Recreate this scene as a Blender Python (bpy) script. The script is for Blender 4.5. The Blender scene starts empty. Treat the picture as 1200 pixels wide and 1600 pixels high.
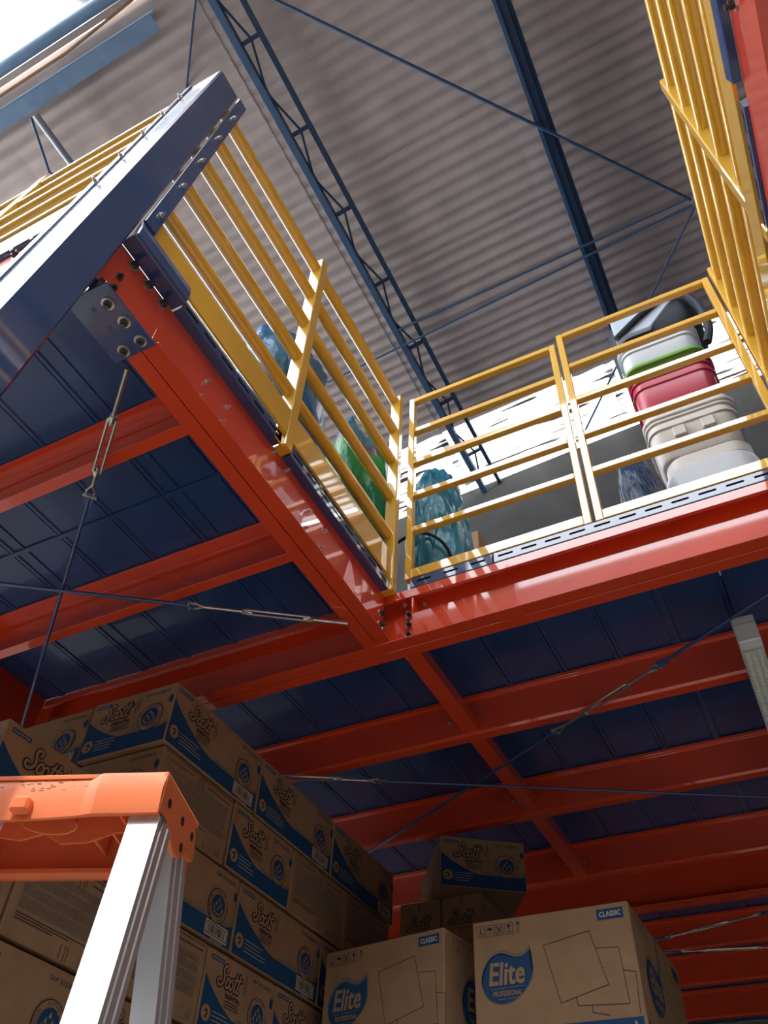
import bpy, bmesh, math, random
from mathutils import Vector, Matrix, noise
random.seed(7)
ZC = 1.42                      # lens height above the floor; the numbers below are measured from the lens
C = bpy.context.scene.collection
SC = bpy.context.scene

# ---------------------------------------------------------------- camera
cam_d = bpy.data.cameras.new('camera'); cam = bpy.data.objects.new('camera', cam_d); C.objects.link(cam)
cam_d.sensor_fit = 'VERTICAL'; cam_d.sensor_height = 32.0; cam_d.lens = 1272.05/1600*32.0
cam_d.clip_start = 0.02; cam_d.clip_end = 300
RX = Vector((0.89180535, 0.45067685, 0.03966865)); DN = Vector((-0.30606673, 0.66556396, -0.68069654)); FW = Vector((-0.33317619, 0.59490756, 0.73149069))
cam.matrix_world = Matrix(((RX.x, -DN.x, -FW.x, 0), (RX.y, -DN.y, -FW.y, 0), (RX.z, -DN.z, -FW.z, ZC), (0, 0, 0, 1)))
SC.camera = cam
# ---------------------------------------------------------------- sky, exposure
w = bpy.data.worlds.new('overcast_sky'); SC.world = w; w.use_nodes = True
nt = w.node_tree; bg = nt.nodes['Background']
tc = nt.nodes.new('ShaderNodeTexCoord'); sp = nt.nodes.new('ShaderNodeSeparateXYZ'); rp = nt.nodes.new('ShaderNodeValToRGB')
nt.links.new(tc.outputs['Generated'], sp.inputs[0]); nt.links.new(sp.outputs['Z'], rp.inputs['Fac'])
rp.color_ramp.elements[0].position = 0.0; rp.color_ramp.elements[0].color = (0.80, 0.86, 0.95, 1)
rp.color_ramp.elements[1].position = 0.9; rp.color_ramp.elements[1].color = (0.92, 0.96, 1.0, 1)
nt.links.new(rp.outputs['Color'], bg.inputs['Color']); bg.inputs['Strength'].default_value = 7.0
sun_d = bpy.data.lights.new('sun', 'SUN'); sun = bpy.data.objects.new('sun', sun_d); C.objects.link(sun)
sun_d.energy = 3.6; sun_d.angle = math.radians(1.5); sun_d.color = (1, 0.96, 0.89)
sun.rotation_euler = Vector((-0.06, 0.46, -0.90)).to_track_quat('-Z', 'Y').to_euler()
vs = SC.view_settings; vs.view_transform = 'Standard'; vs.look = 'None'; vs.exposure = 0.32; vs.gamma = 1.0; vs.use_curve_mapping = False

# ---------------------------------------------------------------- materials
MATS = {}
def mat(name, col, rough=0.5, metal=0.0, var=0.0, vscale=8.0, bump=0.0, bscale=60.0, coat=0.0, stretch=None, spec=0.5, trans=0.0, col2=None, emit=None, alpha=1.0, cior=1.5):
    if name in MATS: return MATS[name]
    m = bpy.data.materials.new(name); m.use_nodes = True; n = m.node_tree; b = n.nodes['Principled BSDF']
    b.inputs['Base Color'].default_value = (*col, 1); b.inputs['Roughness'].default_value = rough; b.inputs['Metallic'].default_value = metal
    b.inputs['Coat Weight'].default_value = coat; b.inputs['Coat Roughness'].default_value = 0.035; b.inputs['Coat IOR'].default_value = cior; b.inputs['Specular IOR Level'].default_value = spec
    b.inputs['Transmission Weight'].default_value = trans; b.inputs['Alpha'].default_value = alpha
    co = n.nodes.new('ShaderNodeTexCoord'); mp = n.nodes.new('ShaderNodeMapping'); n.links.new(co.outputs['Object'], mp.inputs[0])
    if stretch: mp.inputs['Scale'].default_value = stretch
    if var > 0:
        t = n.nodes.new('ShaderNodeTexNoise'); t.inputs['Scale'].default_value = vscale; t.inputs['Detail'].default_value = 5
        n.links.new(mp.outputs[0], t.inputs['Vector'])
        r = n.nodes.new('ShaderNodeValToRGB'); r.color_ramp.elements[0].position = 0.3; r.color_ramp.elements[1].position = 0.7
        lo = col2 or tuple(c*(1-var) for c in col); hi = col if col2 else tuple(min(1, c*(1+var)) for c in col)
        r.color_ramp.elements[0].color = (*lo, 1); r.color_ramp.elements[1].color = (*hi, 1)
        n.links.new(t.outputs['Fac'], r.inputs[0]); n.links.new(r.outputs[0], b.inputs['Base Color'])
    if bump > 0:
        t2 = n.nodes.new('ShaderNodeTexNoise'); t2.inputs['Scale'].default_value = bscale; t2.inputs['Detail'].default_value = 3
        n.links.new(mp.outputs[0], t2.inputs['Vector'])
        bp = n.nodes.new('ShaderNodeBump'); bp.inputs['Strength'].default_value = bump; bp.inputs['Distance'].default_value = 0.01
        n.links.new(t2.outputs['Fac'], bp.inputs['Height']); n.links.new(bp.outputs[0], b.inputs['Normal'])
    if emit: b.inputs['Emission Color'].default_value = (*emit[0], 1); b.inputs['Emission Strength'].default_value = emit[1]
    MATS[name] = m; return m
ORANGE = mat('orange_enamel', (0.74, 0.065, 0.018), 0.35, var=0.05, vscale=5, bump=0.006, bscale=14, coat=1.0, cior=1.66, spec=0.25)
NAVY = mat('navy_enamel', (0.036, 0.072, 0.20), 0.32, var=0.12, vscale=6, bump=0.006, bscale=14, coat=1.0, cior=1.66, spec=0.25)
NAVYD = mat('navy_deck_enamel', (0.016, 0.055, 0.17), 0.35, var=0.2, vscale=5, bump=0.015, bscale=30, coat=0.3)
YELLOW = mat('yellow_enamel', (0.86, 0.48, 0.035), 0.32, var=0.05, vscale=6, bump=0.006, bscale=16, coat=1.0, cior=1.85, spec=0.25)
BLACK = mat('black_hole', (0.008, 0.008, 0.01), 0.8)
ZINC = mat('zinc_plated_steel', (0.62, 0.60, 0.55), 0.32, metal=0.9, var=0.15, vscale=60)
DKSTEEL = mat('dark_bolt_steel', (0.10, 0.10, 0.11), 0.4, metal=0.7, var=0.2, vscale=90)
ALU = mat('ribbed_aluminium', (0.80, 0.81, 0.83), 0.38, metal=0.65, var=0.06, vscale=20, stretch=(1, 1, 0.1))
CARD = mat('corrugated_cardboard', (0.34, 0.21, 0.118), 0.85, var=0.10, vscale=14, bump=0.05, bscale=160, spec=0.2)
CARDD = mat('cardboard_edge', (0.33, 0.20, 0.11), 0.9, var=0.1, vscale=30, spec=0.2)
INKB = mat('blue_printing_ink', (0.014, 0.066, 0.165), 0.7, var=0.08, vscale=20, spec=0.25)
INKD = mat('dark_printing_ink', (0.035, 0.032, 0.045), 0.8, var=0.1, vscale=30, spec=0.2)
INKG = mat('grey_printing_ink', (0.20, 0.17, 0.14), 0.8, var=0.1, vscale=30, spec=0.2)
INKL = mat('pale_printing_ink', (0.62, 0.52, 0.40), 0.8, var=0.05, vscale=30, spec=0.2)
INKT = mat('bare_cardboard_print', (0.36, 0.225, 0.127), 0.85, var=0.08, vscale=14, spec=0.2)
LADO = mat('orange_ladder_plastic', (0.90, 0.22, 0.085), 0.42, var=0.06, vscale=10, bump=0.03, bscale=120, spec=0.4)
LADO.node_tree.nodes['Principled BSDF'].inputs['Subsurface Weight'].default_value = 0.5; LADO.node_tree.nodes['Principled BSDF'].inputs['Subsurface Scale'].default_value = 0.02
CONC = mat('concrete_floor', (0.22, 0.207, 0.195), 0.6, var=0.15, vscale=2, bump=0.05, bscale=30)
PLAST = mat('rendered_block_wall', (0.085, 0.082, 0.079), 0.9, var=0.12, vscale=3, bump=0.25, bscale=24, spec=0.2)
OUTW = mat('front_blocker_wall', (0.09, 0.088, 0.085), 0.9, var=0.1, vscale=2, bump=0.1, bscale=18, spec=0.2)
ROOF = mat('fibre_cement_sheet', (0.62, 0.50, 0.43), 0.85, var=0.14, vscale=2.2, bump=0.06, bscale=50, spec=0.25)
STEELB = mat('blue_roof_steel', (0.055, 0.105, 0.18), 0.5, var=0.1, vscale=8)
STEELHAZE = mat('haze_tinted_edge_steel', (0.17, 0.26, 0.37), 0.5, var=0.1, vscale=8)  # blue roof steel made paler: lens haze is put into the colour
GREY = mat('grey_duct_steel', (0.45, 0.46, 0.47), 0.4, metal=0.4, var=0.1, vscale=6)
LAMPW = mat('white_lamp_steel', (0.70, 0.70, 0.68), 0.45, var=0.05, vscale=10)
LAMPC = mat('lamp_louvre_plate', (0.50, 0.55, 0.50), 0.4, var=0.05, vscale=10)
LAMPH = mat('lamp_louvre_cup', (0.85, 0.86, 0.74), 0.3, var=0.03, vscale=10)
TUBW = mat('white_tub_plastic', (0.72, 0.75, 0.80), 0.35, var=0.03, vscale=6)
TUBB = mat('beige_tub_plastic', (0.66, 0.61, 0.56), 0.4, var=0.03, vscale=6)
TUBR = mat('crimson_tub_plastic', (0.50, 0.035, 0.075), 0.3, var=0.05, vscale=6)
TUBG = mat('green_lid_plastic', (0.16, 0.42, 0.075), 0.35, var=0.05, vscale=6)
SACKN = mat('navy_sack_fabric', (0.008, 0.012, 0.026), 0.6, var=0.2, vscale=12, bump=0.2, bscale=40)
SACKL = mat('pale_sack_panel', (0.55, 0.63, 0.76), 0.5, var=0.06, vscale=8)

# translucent roof sheet: daylight passes through it, with streaks of dirt lying along the ribs
m = bpy.data.materials.new('translucent_roof_sheet'); m.use_nodes = True; n = m.node_tree
for x in list(n.nodes):
    if x.type == 'BSDF_PRINCIPLED': n.nodes.remove(x)
out = [x for x in n.nodes if x.type == 'OUTPUT_MATERIAL'][0]
tl = n.nodes.new('ShaderNodeBsdfTranslucent'); df = n.nodes.new('ShaderNodeBsdfDiffuse'); ms = n.nodes.new('ShaderNodeMixShader'); ms.inputs[0].default_value = 0.12
co = n.nodes.new('ShaderNodeTexCoord'); mp = n.nodes.new('ShaderNodeMapping'); mp.inputs['Scale'].default_value = (0.8, 12.0, 1.0)
ns = n.nodes.new('ShaderNodeTexNoise'); ns.inputs['Scale'].default_value = 1.3; ns.inputs['Detail'].default_value = 6
cr = n.nodes.new('ShaderNodeValToRGB'); cr.color_ramp.elements[0].position = 0.39; cr.color_ramp.elements[0].color = (0.10, 0.085, 0.075, 1)
cr.color_ramp.elements[1].position = 0.43; cr.color_ramp.elements[1].color = (0.66, 0.66, 0.65, 1)
n.links.new(co.outputs['Object'], mp.inputs[0]); n.links.new(mp.outputs[0], ns.inputs['Vector']); n.links.new(ns.outputs['Fac'], cr.inputs[0])
n.links.new(cr.outputs[0], tl.inputs['Color']); n.links.new(cr.outputs[0], df.inputs['Color'])
n.links.new(tl.outputs[0], ms.inputs[1]); n.links.new(df.outputs[0], ms.inputs[2]); n.links.new(ms.outputs[0], out.inputs['Surface'])
SKYL = m
SKYR = m.copy(); SKYR.name = 'ribbed_translucent_sheet'; n = SKYR.node_tree      # grime gathered in every valley of the ribs
wv = n.nodes.new('ShaderNodeTexWave'); wv.bands_direction = 'Y'; wv.inputs['Scale'].default_value = 20/(2*math.pi)/0.125*2*math.pi/20/1.0*1.0; wv.inputs['Distortion'].default_value = 0.6; wv.inputs['Detail'].default_value = 3
cr2 = [x for x in n.nodes if x.type == 'VALTORGB'][0]; co2 = [x for x in n.nodes if x.type == 'TEX_COORD'][0]
wv.inputs['Scale'].default_value = 1/0.125/3.1831
n.links.new(co2.outputs['Object'], wv.inputs['Vector']); n.links.new(wv.outputs['Fac'], cr2.inputs[0])

def film(name, stops, scale=3.0, trans=0.25):
    """crumpled glossy plastic film over coloured contents"""
    m = bpy.data.materials.new(name); m.use_nodes = True; n = m.node_tree; b = n.nodes['Principled BSDF']
    co = n.nodes.new('ShaderNodeTexCoord'); t = n.nodes.new('ShaderNodeTexNoise'); t.inputs['Scale'].default_value = scale; t.inputs['Detail'].default_value = 3
    mx = n.nodes.new('ShaderNodeMath'); mx.operation = 'MULTIPLY_ADD'; sp = n.nodes.new('ShaderNodeSeparateXYZ')
    n.links.new(co.outputs['Generated'], sp.inputs[0]); n.links.new(co.outputs['Generated'], t.inputs['Vector'])
    n.links.new(t.outputs['Fac'], mx.inputs[0]); mx.inputs[1].default_value = 0.35; n.links.new(sp.outputs['Z'], mx.inputs[2])
    r = n.nodes.new('ShaderNodeValToRGB'); e = r.color_ramp.elements
    while len(e) < len(stops): e.new(0.5)
    for q, (p, c) in zip(e, stops): q.position = p; q.color = (*c, 1)
    n.links.new(mx.outputs[0], r.inputs[0]); n.links.new(r.outputs[0], b.inputs['Base Color'])
    b.inputs['Roughness'].default_value = 0.30; b.inputs['Specular IOR Level'].default_value = 0.22; b.inputs['Coat Weight'].default_value = 0.12; b.inputs['Coat Roughness'].default_value = 0.08
    v = n.nodes.new('ShaderNodeTexVoronoi'); v.inputs['Scale'].default_value = 5.5; v.feature = 'DISTANCE_TO_EDGE'
    t2 = n.nodes.new('ShaderNodeTexNoise'); t2.inputs['Scale'].default_value = 4; t2.inputs['Detail'].default_value = 4; t2.inputs['Distortion'].default_value = 1.5
    ad = n.nodes.new('ShaderNodeMath'); ad.operation = 'ADD'
    n.links.new(co.outputs['Generated'], v.inputs['Vector']); n.links.new(co.outputs['Generated'], t2.inputs['Vector'])
    n.links.new(v.outputs['Distance'], ad.inputs[0]); n.links.new(t2.outputs['Fac'], ad.inputs[1])
    bp = n.nodes.new('ShaderNodeBump'); bp.inputs['Strength'].default_value = 0.45; bp.inputs['Distance'].default_value = 0.03
    n.links.new(ad.outputs[0], bp.inputs['Height']); n.links.new(bp.outputs[0], b.inputs['Normal']); n.links.new(bp.outputs[0], b.inputs['Coat Normal'])
    return m

# ---------------------------------------------------------------- mesh helpers
class MB:
    def __init__(s): s.v = []; s.f = []; s.m = []
    def add(s, vs, fs, mi=0):
        o = len(s.v); s.v += [Vector(v) for v in vs]; s.f += [tuple(i+o for i in f) for f in fs]; s.m += [mi]*len(fs); return s
    def box(s, x0, x1, y0, y1, z0, z1, mi=0):
        return s.add([(x0,y0,z0),(x1,y0,z0),(x1,y1,z0),(x0,y1,z0),(x0,y0,z1),(x1,y0,z1),(x1,y1,z1),(x0,y1,z1)],
                     [(0,3,2,1),(4,5,6,7),(0,1,5,4),(1,2,6,5),(2,3,7,6),(3,0,4,7)], mi)
    def bar(s, a, b, w, h, up=(0,0,1), mi=0):
        a = Vector(a); b = Vector(b); d = (b-a).normalized(); x = d.cross(Vector(up)).normalized(); y = x.cross(d).normalized()
        p = [a+x*i*w/2+y*j*h/2 for i, j in ((-1,-1),(1,-1),(1,1),(-1,1))]; q = [v+(b-a) for v in p]
        return s.add(p+q, [(3,2,1,0),(4,5,6,7),(0,1,5,4),(1,2,6,5),(2,3,7,6),(3,0,4,7)], mi)
    def prism(s, prof, axis, t0, t1, mi=0):
        """closed profile (list of 2D points) swept along x (profile is y,z), y (profile is x,z) or z (profile is x,y)"""
        P = {'x': lambda p, t: (t, p[0], p[1]), 'y': lambda p, t: (p[0], t, p[1]), 'z': lambda p, t: (p[0], p[1], t)}[axis]
        n = len(prof); vs = [P(p, t0) for p in prof]+[P(p, t1) for p in prof]
        fs = [tuple(range(n)), tuple(range(2*n-1, n-1, -1))]+[(i, i+n, (i+1) % n+n, (i+1) % n) for i in range(n)]
        return s.add(vs, fs, mi)
    def tube(s, pts, r, n=10, mi=0, caps=True):
        pts = [Vector(p) for p in pts]; rings = []
        up = None
        for i, p in enumerate(pts):
            d = (pts[min(i+1, len(pts)-1)]-pts[max(i-1, 0)]).normalized()
            if up is None: up = d.orthogonal().normalized()
            x = (up-d*up.dot(d)).normalized(); up = x; y = d.cross(x); rr = r[i] if isinstance(r, (list, tuple)) else r
            rings.append([p+(x*math.cos(2*math.pi*k/n)+y*math.sin(2*math.pi*k/n))*rr for k in range(n)])
        vs = [v for q in rings for v in q]; fs = []
        for i in range(len(pts)-1):
            for k in range(n): fs.append((i*n+k, i*n+(k+1) % n, (i+1)*n+(k+1) % n, (i+1)*n+k))
        if caps: fs += [tuple(range(n-1, -1, -1)), tuple(range((len(pts)-1)*n, len(pts)*n))]
        return s.add(vs, fs, mi)
    def loft(s, rings, mi=0, caps=True):
        n = len(rings[0]); vs = [v for q in rings for v in q]; fs = []
        for i in range(len(rings)-1):
            for k in range(n): fs.append((i*n+k, i*n+(k+1) % n, (i+1)*n+(k+1) % n, (i+1)*n+k))
        if caps: fs += [tuple(range(n-1, -1, -1)), tuple(range((len(rings)-1)*n, len(rings)*n))]
        return s.add(vs, fs, mi)
    def mesh(s, name, mats, base=(0,0,0), bevel=0.0, smooth=0.7):
        me = bpy.data.meshes.new(name); b = Vector(base)
        me.from_pydata([v-b for v in s.v], [], s.f); me.polygons.foreach_set('material_index', s.m)
        for q in (mats if isinstance(mats, (list, tuple)) else [mats]): me.materials.append(q)
        bm = bmesh.new(); bm.from_mesh(me)
        bmesh.ops.recalc_face_normals(bm, faces=bm.faces)
        if bevel > 0:
            bmesh.ops.remove_doubles(bm, verts=bm.verts, dist=1e-6)
            bmesh.ops.bevel(bm, geom=[e for e in bm.edges if len(e.link_faces) == 2 and e.calc_face_angle(0) > 0.5], offset=bevel, segments=1, profile=0.5, affect='EDGES', clamp_overlap=True)
        bm.to_mesh(me); bm.free()
        if smooth and not bevel:
            me.polygons.foreach_set('use_smooth', [True]*len(me.polygons)); me.set_sharp_from_angle(angle=smooth)
        me.update(); return me

def link(name, me, parent=None, loc=None, rot=None):
    o = bpy.data.objects.new(name, me); C.objects.link(o)
    if parent is not None: o.parent = parent
    if loc is not None: o.location = loc
    if rot is not None: o.rotation_euler = rot
    return o
def tag(o, label, cat, group=None, kind=None):
    if label: o['label'] = label
    if cat: o['category'] = cat
    if group: o['group'] = group
    if kind: o['kind'] = kind
    return o
def thing(name, base, label, cat, group=None, rot=None):
    o = link(name, None, None, (base[0], base[1], base[2]+ZC), rot); o.empty_display_size = 0.05
    o['base'] = tuple(base); return tag(o, label, cat, group)
def part(root, name, mb, mats, bevel=0.0, smooth=0.7, label=None, sub=None, kind=None):
    """mesh built in lens coordinates, stored relative to the base of its thing; sub = part it belongs to"""
    o = link(name, mb.mesh(name, mats, tuple(root['base']), bevel, smooth), sub or root)
    if label: o['label'] = label
    if kind: o['kind'] = kind
    return o
def single(name, mb, mats, base, label, cat, group=None, bevel=0.0, kind=None):
    o = link(name, mb.mesh(name, mats, base, bevel), None, (base[0], base[1], base[2]+ZC)); return tag(o, label, cat, group, kind)
def struct(name, mb, mats, base=(0,0,0), bevel=0.0):
    o = link(name, mb.mesh(name, mats, base, bevel), None, (base[0], base[1], base[2]+ZC)); o['kind'] = 'structure'; return o

def hexbolt(r, h, washer):
    b = MB(); b.tube([(0,0,0),(0,0,0.003)], washer, 16)
    b.tube([(0,0,0.003),(0,0,0.003+h)], r, 6); b.tube([(0,0,0.003+h),(0,0,0.003+h*1.9)], r*0.55, 8); return b
BOLT_BIG = hexbolt(0.0075, 0.008, 0.0135); BIGM = None
bb = MB(); bb.tube([(0,0,0),(0,0,0.003)], 0.0145, 18, 0); bb.tube([(0,0,0.003),(0,0,0.012)], 0.0095, 6, 1); bb.tube([(0,0,0.012),(0,0,0.019)], 0.0055, 10, 1)
BIGM = bb.mesh('big_bolt', [ZINC, DKSTEEL])
bb = MB(); bb.tube([(0,0,0),(0,0,0.002)], 0.0075, 14, 0); bb.tube([(0,0,0.002),(0,0,0.009)], 0.0052, 6, 0); bb.tube([(0,0,0.009),(0,0,0.014)], 0.003, 8, 0)
SMLM = bb.mesh('small_bolt', [ZINC])
bb = MB(); bb.tube([(0,0,0),(0,0,0.002)], 0.006, 12, 0); bb.tube([(0,0,0.002),(0,0,0.0055)], [0.0055, 0.003], 12, 0)
RIVM = bb.mesh('rivet', [ZINC])
def bolt(root, me, p, nrm, name='bolt', sub=None):
    b = Vector(root['base']); q = Vector(nrm).to_track_quat('Z', 'Y').to_euler()
    o = link(name, me, sub or root, Vector(p)-b, q); return o

def catmull(P, n=4):
    out = []
    for i in range(len(P)-1):
        p0 = P[max(i-1, 0)]; p1 = P[i]; p2 = P[i+1]; p3 = P[min(i+2, len(P)-1)]
        for k in range(n):
            t = k/n; out.append(tuple(0.5*((2*b)+(-a+c)*t+(2*a-5*b+4*c-d)*t*t+(-a+3*b-3*c+d)*t**3) for a, b, c, d in zip(p0, p1, p2, p3)))
    return out+[P[-1]]
# ================================================================ LARGE STRUCTURE
DT, DS = 1.80, 1.7455            # deck top, deck soffit
XL, XR, YB = -0.928, 0.339, 1.765    # the opening in the deck: left, right and far edges
floor = struct('floor', MB().box(-9, 9, -12, 9, -1.62, -1.42), CONC)
SL = 0.08
def roofz(x, z0=8.0): return z0+SL*(x+2.22)
# roof sheets
def wave_sheet(lx, ly, pitch, amp, seg=8):
    b = MB(); n = int(round(ly/pitch))*seg; vs = []
    for i in range(n+1):
        y = i*ly/n; z = amp*math.cos(2*math.pi*i/seg); vs += [(0, y, z), (lx, y, z)]
    t = 0.006
    vs2 = [(v[0], v[1], v[2]+t) for v in vs]; N = len(vs)
    fs = [(2*i, 2*i+1, 2*i+3, 2*i+2) for i in range(n)]+[(N+2*i+2, N+2*i+3, N+2*i+1, N+2*i) for i in range(n)]
    fs += [(2*i+2, N+2*i+2, N+2*i, 2*i) for i in range(n)]+[(2*i+1, N+2*i+1, N+2*i+3, 2*i+3) for i in range(n)]
    return b.add(vs+vs2, fs)
PITCH = 0.133; SW = PITCH*8
SHEET = wave_sheet(2.22, SW+0.03, PITCH*(SW+0.03)/SW, 0.014).mesh('roof_sheet', ROOF, smooth=1.2)
ceiling = link('ceiling', MB().box(-8.97, 8.9, 7.55, 7.6, 0, 0.02).mesh('ceiling', STEELB), None, (0, 0, ZC+8.9)); ceiling['kind'] = 'structure'
ceiling.location = (0, 0, ZC)
ceiling.data = MB().bar((-8.9, 7.62, roofz(-8.9)+0.1), (8.9, 7.62, roofz(8.9)+0.1), 0.06, 0.06).mesh('ceiling', STEELB)
Y0R = 0.27
xcols = [-8.87+2.13*i for i in range(8)]
for i, x in enumerate(xcols):
    rows = list(range(0, 5)) if x < -2.7 else list(range(-3, 5))  # unseen forward rows on the right, added to cut off the reflected sky
    for j in rows:
        y = max(Y0R+j*SW, -2.4)
        o = link('roof_sheet', SHEET, ceiling, (x, y, roofz(x)+0.008*(i % 2)+0.004*(j % 2)), (0, -math.atan(SL), 0))
SKY_SH = wave_sheet(2.22, 1.0, 0.125, 0.008).mesh('skylight_sheet', SKYL, smooth=1.2)
SKY_SR = wave_sheet(2.22, 1.0, 0.125, 0.008).mesh('skylight_sheet', SKYR, smooth=1.2)
for i, x in enumerate(xcols):
    link('skylight_sheet', SKY_SR if x > 1.0 else SKY_SH, ceiling, (x, Y0R+5*SW, roofz(x)+0.03+0.008*(i % 2)), (0, -math.atan(SL), 0))
# back wall follows the roof slope
YW = 6.60
b = MB(); b.prism([(-9, -1.42), (9, -1.42), (9, roofz(9)-0.03), (-9, roofz(-9)-0.03)], 'y', YW, YW+0.2); struct('wall_back', b, PLAST)
b = MB(); b.box(-9.2, -9, -6.2, YW+0.2, -1.42, 4.4); struct('wall_left', b, PLAST)
b = MB(); b.box(5.0, 5.2, -6.2, YW+0.2, -1.42, 8.4); struct('wall_right', b, PLAST)
b = MB(); b.box(-9, 9, -6.2, -6, -1.42, 8.85); struct('wall_front_blocker', b, OUTW)  # unseen wall, added and sized to narrow the strip of sky
# purlins, roof beams and bracing
def zt(x, drop): return roofz(x)-drop
t = thing('roof_girder', (-2.2, 0.4, 7.86), 'slim blue lattice roof girder with cross ties above the left railing', 'girder')
b = MB().bar((-2.24, 0.4, 7.86), (-2.24, YW, 7.86), 0.07, 0.08); part(t, 'lower_chord', b, STEELB, 0.004)
b = MB().bar((-2.03, 0.4, 7.93), (-2.03, YW, 7.93), 0.045, 0.045); part(t, 'upper_chord', b, STEELB, 0.004)
y = 0.95; side = 0
while y < YW-0.5:
    part(t, 'cross_tie', MB().bar((-2.24, y, 7.88), (-2.03, y, 7.93), 0.035, 0.03), STEELB)
    part(t, 'web_rod', MB().tube([(-2.22, y-0.42, 7.86), (-2.12, y, 7.905)], 0.012, 6), STEELB)
    part(t, 'web_rod', MB().tube([(-2.12, y, 7.905), (-2.22, y+0.42, 7.86)], 0.012, 6), STEELB)
    y += 0.84
b = MB(); 
for x0, x1, z0, z1 in ((-0.16, -0.05, 7.98, 8.10), (-0.05, -0.01, 8.06, 8.10), (-0.16, -0.12, 7.93, 7.985)): b.box(x0, x1, -2.2, YW, z0, z1)
single('roof_purlin', b, STEELB, (-0.1, -2.2, 8.0), 'single solid dark blue purlin crossing the brown roof sheets', 'purlin', bevel=0.004)
for i, x in enumerate((2.1, 4.2)):
    b = MB().box(x-0.06, x+0.06, -2.2, YW, roofz(x)-0.2, roofz(x)-0.04)
    single('roof_purlin', b, STEELB, (x, 0, roofz(x)-0.1), 'dark blue purlin behind the right hand railing bars, ' + ('nearer' if i == 0 else 'further') + ' one', 'purlin')
def rod(name, p, q, r, label, cat='rod', mt=None, group=None):
    return single(name, MB().tube([p, q], r, 8), mt or STEELB, p, label, cat, group)
rod('roof_brace_rod', (-2.05, 0.46, 7.86), (0.95, 4.02, 7.95), 0.016, 'long thin blue brace rod running diagonally below the solid purlin')
rod('roof_brace_rod', (0.93, 3.99, 7.93), (-2.24, 4.02, 7.83), 0.012, 'upper of two thin rods leaving the same knot across to the lattice girder')
rod('roof_brace_rod', (0.94, 4.05, 7.9), (-3.4, 4.25, 7.75), 0.012, 'lower of two thin rods crossing the lattice girder low down')
rod('roof_brace_rod', (0.96, 4.1, 7.93), (-0.9, 6.33, 7.85), 0.012, 'thin rod falling behind the stacked tubs to the bright skylight')
# gable edge of the roof, left
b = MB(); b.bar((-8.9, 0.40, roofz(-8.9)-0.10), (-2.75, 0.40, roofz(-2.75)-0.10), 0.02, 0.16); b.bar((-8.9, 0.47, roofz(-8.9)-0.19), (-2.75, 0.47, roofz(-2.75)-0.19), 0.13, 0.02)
single('gable_beam', b, STEELHAZE, (-3, 0.45, 7.7), 'haze tinted blue angle beam just inside the roof edge by the open sky', 'beam')
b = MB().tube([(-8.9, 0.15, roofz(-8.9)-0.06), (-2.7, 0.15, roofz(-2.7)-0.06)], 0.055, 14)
single('edge_pipe', b, STEELHAZE, (-3, 0.15, 7.7), 'blue pipe along the outer roof edge against the white sky', 'pipe')
b = MB(); b.bar((-8.9, 0.236, roofz(-8.9)-0.03), (-2.75, 0.236, roofz(-2.75)-0.03), 0.055, 0.02)
single('flashing_strip', b, ROOF, (-3, 0.27, 7.7), 'brown flashing board between roof edge pipe and gable beam', 'board')
b = MB().tube([(-8.9, 0.30, roofz(-8.9)-0.10), (-3.6, 0.31, roofz(-3.6)-0.10), (-2.7, 0.24, roofz(-2.7)-0.06)], 0.012, 8)
single('edge_cable', b, CARD, (-3, 0.3, 7.7), 'thin tan cable sagging along the roof edge', 'cable')
b = MB().tube(catmull([(-3.5, -0.2, 8.3), (-3.36, 0.10, 8.28), (-3.16, 0.22, 8.28), (-2.96, 0.2, 8.3), (-2.78, 0.0, 8.32)], 4), 0.10, 16)
single('duct_elbow', b, GREY, (-3, 0.1, 7.8), 'rounded grey duct elbow poking past the roof edge into the sky', 'duct')
b = MB().tube([(-4.55, 0.055, 7.72), (-4.58, -0.02, 7.95)], 0.03, 10).tube([(-4.47, 0.06, 7.72), (-4.49, 0.0, 7.95)], 0.018, 10)
single('vent_stub', b, GREY, (-4.55, 0.1, 7.75), 'small pair of grey pipe stubs at the roof edge beside white sky', 'pipe')
t = thing('roof_strut', (-4.2, 0.6, 7.6), 'grey steel strut with a bent rod hanging from the gable beam', 'strut')
part(t, 'pipe', MB().tube([(-4.12, 0.56, 7.62), (-4.12, 1.7, 7.62)], 0.035, 12), GREY)
part(t, 'bent_rod', MB().tube([(-4.16, 0.56, 7.6), (-4.34, 1.0, 7.58), (-4.2, 1.25, 7.58)], 0.014, 8), STEELB)
rod('hanging_wire', (-2.9, 1.05, 7.93), (-2.35, 0.45, 7.93), 0.01, 'short thin wire under the sheets near the top of the navy post')
b = MB().tube([(2.15, YW-0.06, 1.8), (2.15, YW-0.06, 6.6)], 0.05, 12)
single('wall_conduit', b, GREY, (2.15, YW, 1.8), 'grey conduit pipe on the back wall behind the right railing corner', 'pipe')

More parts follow.
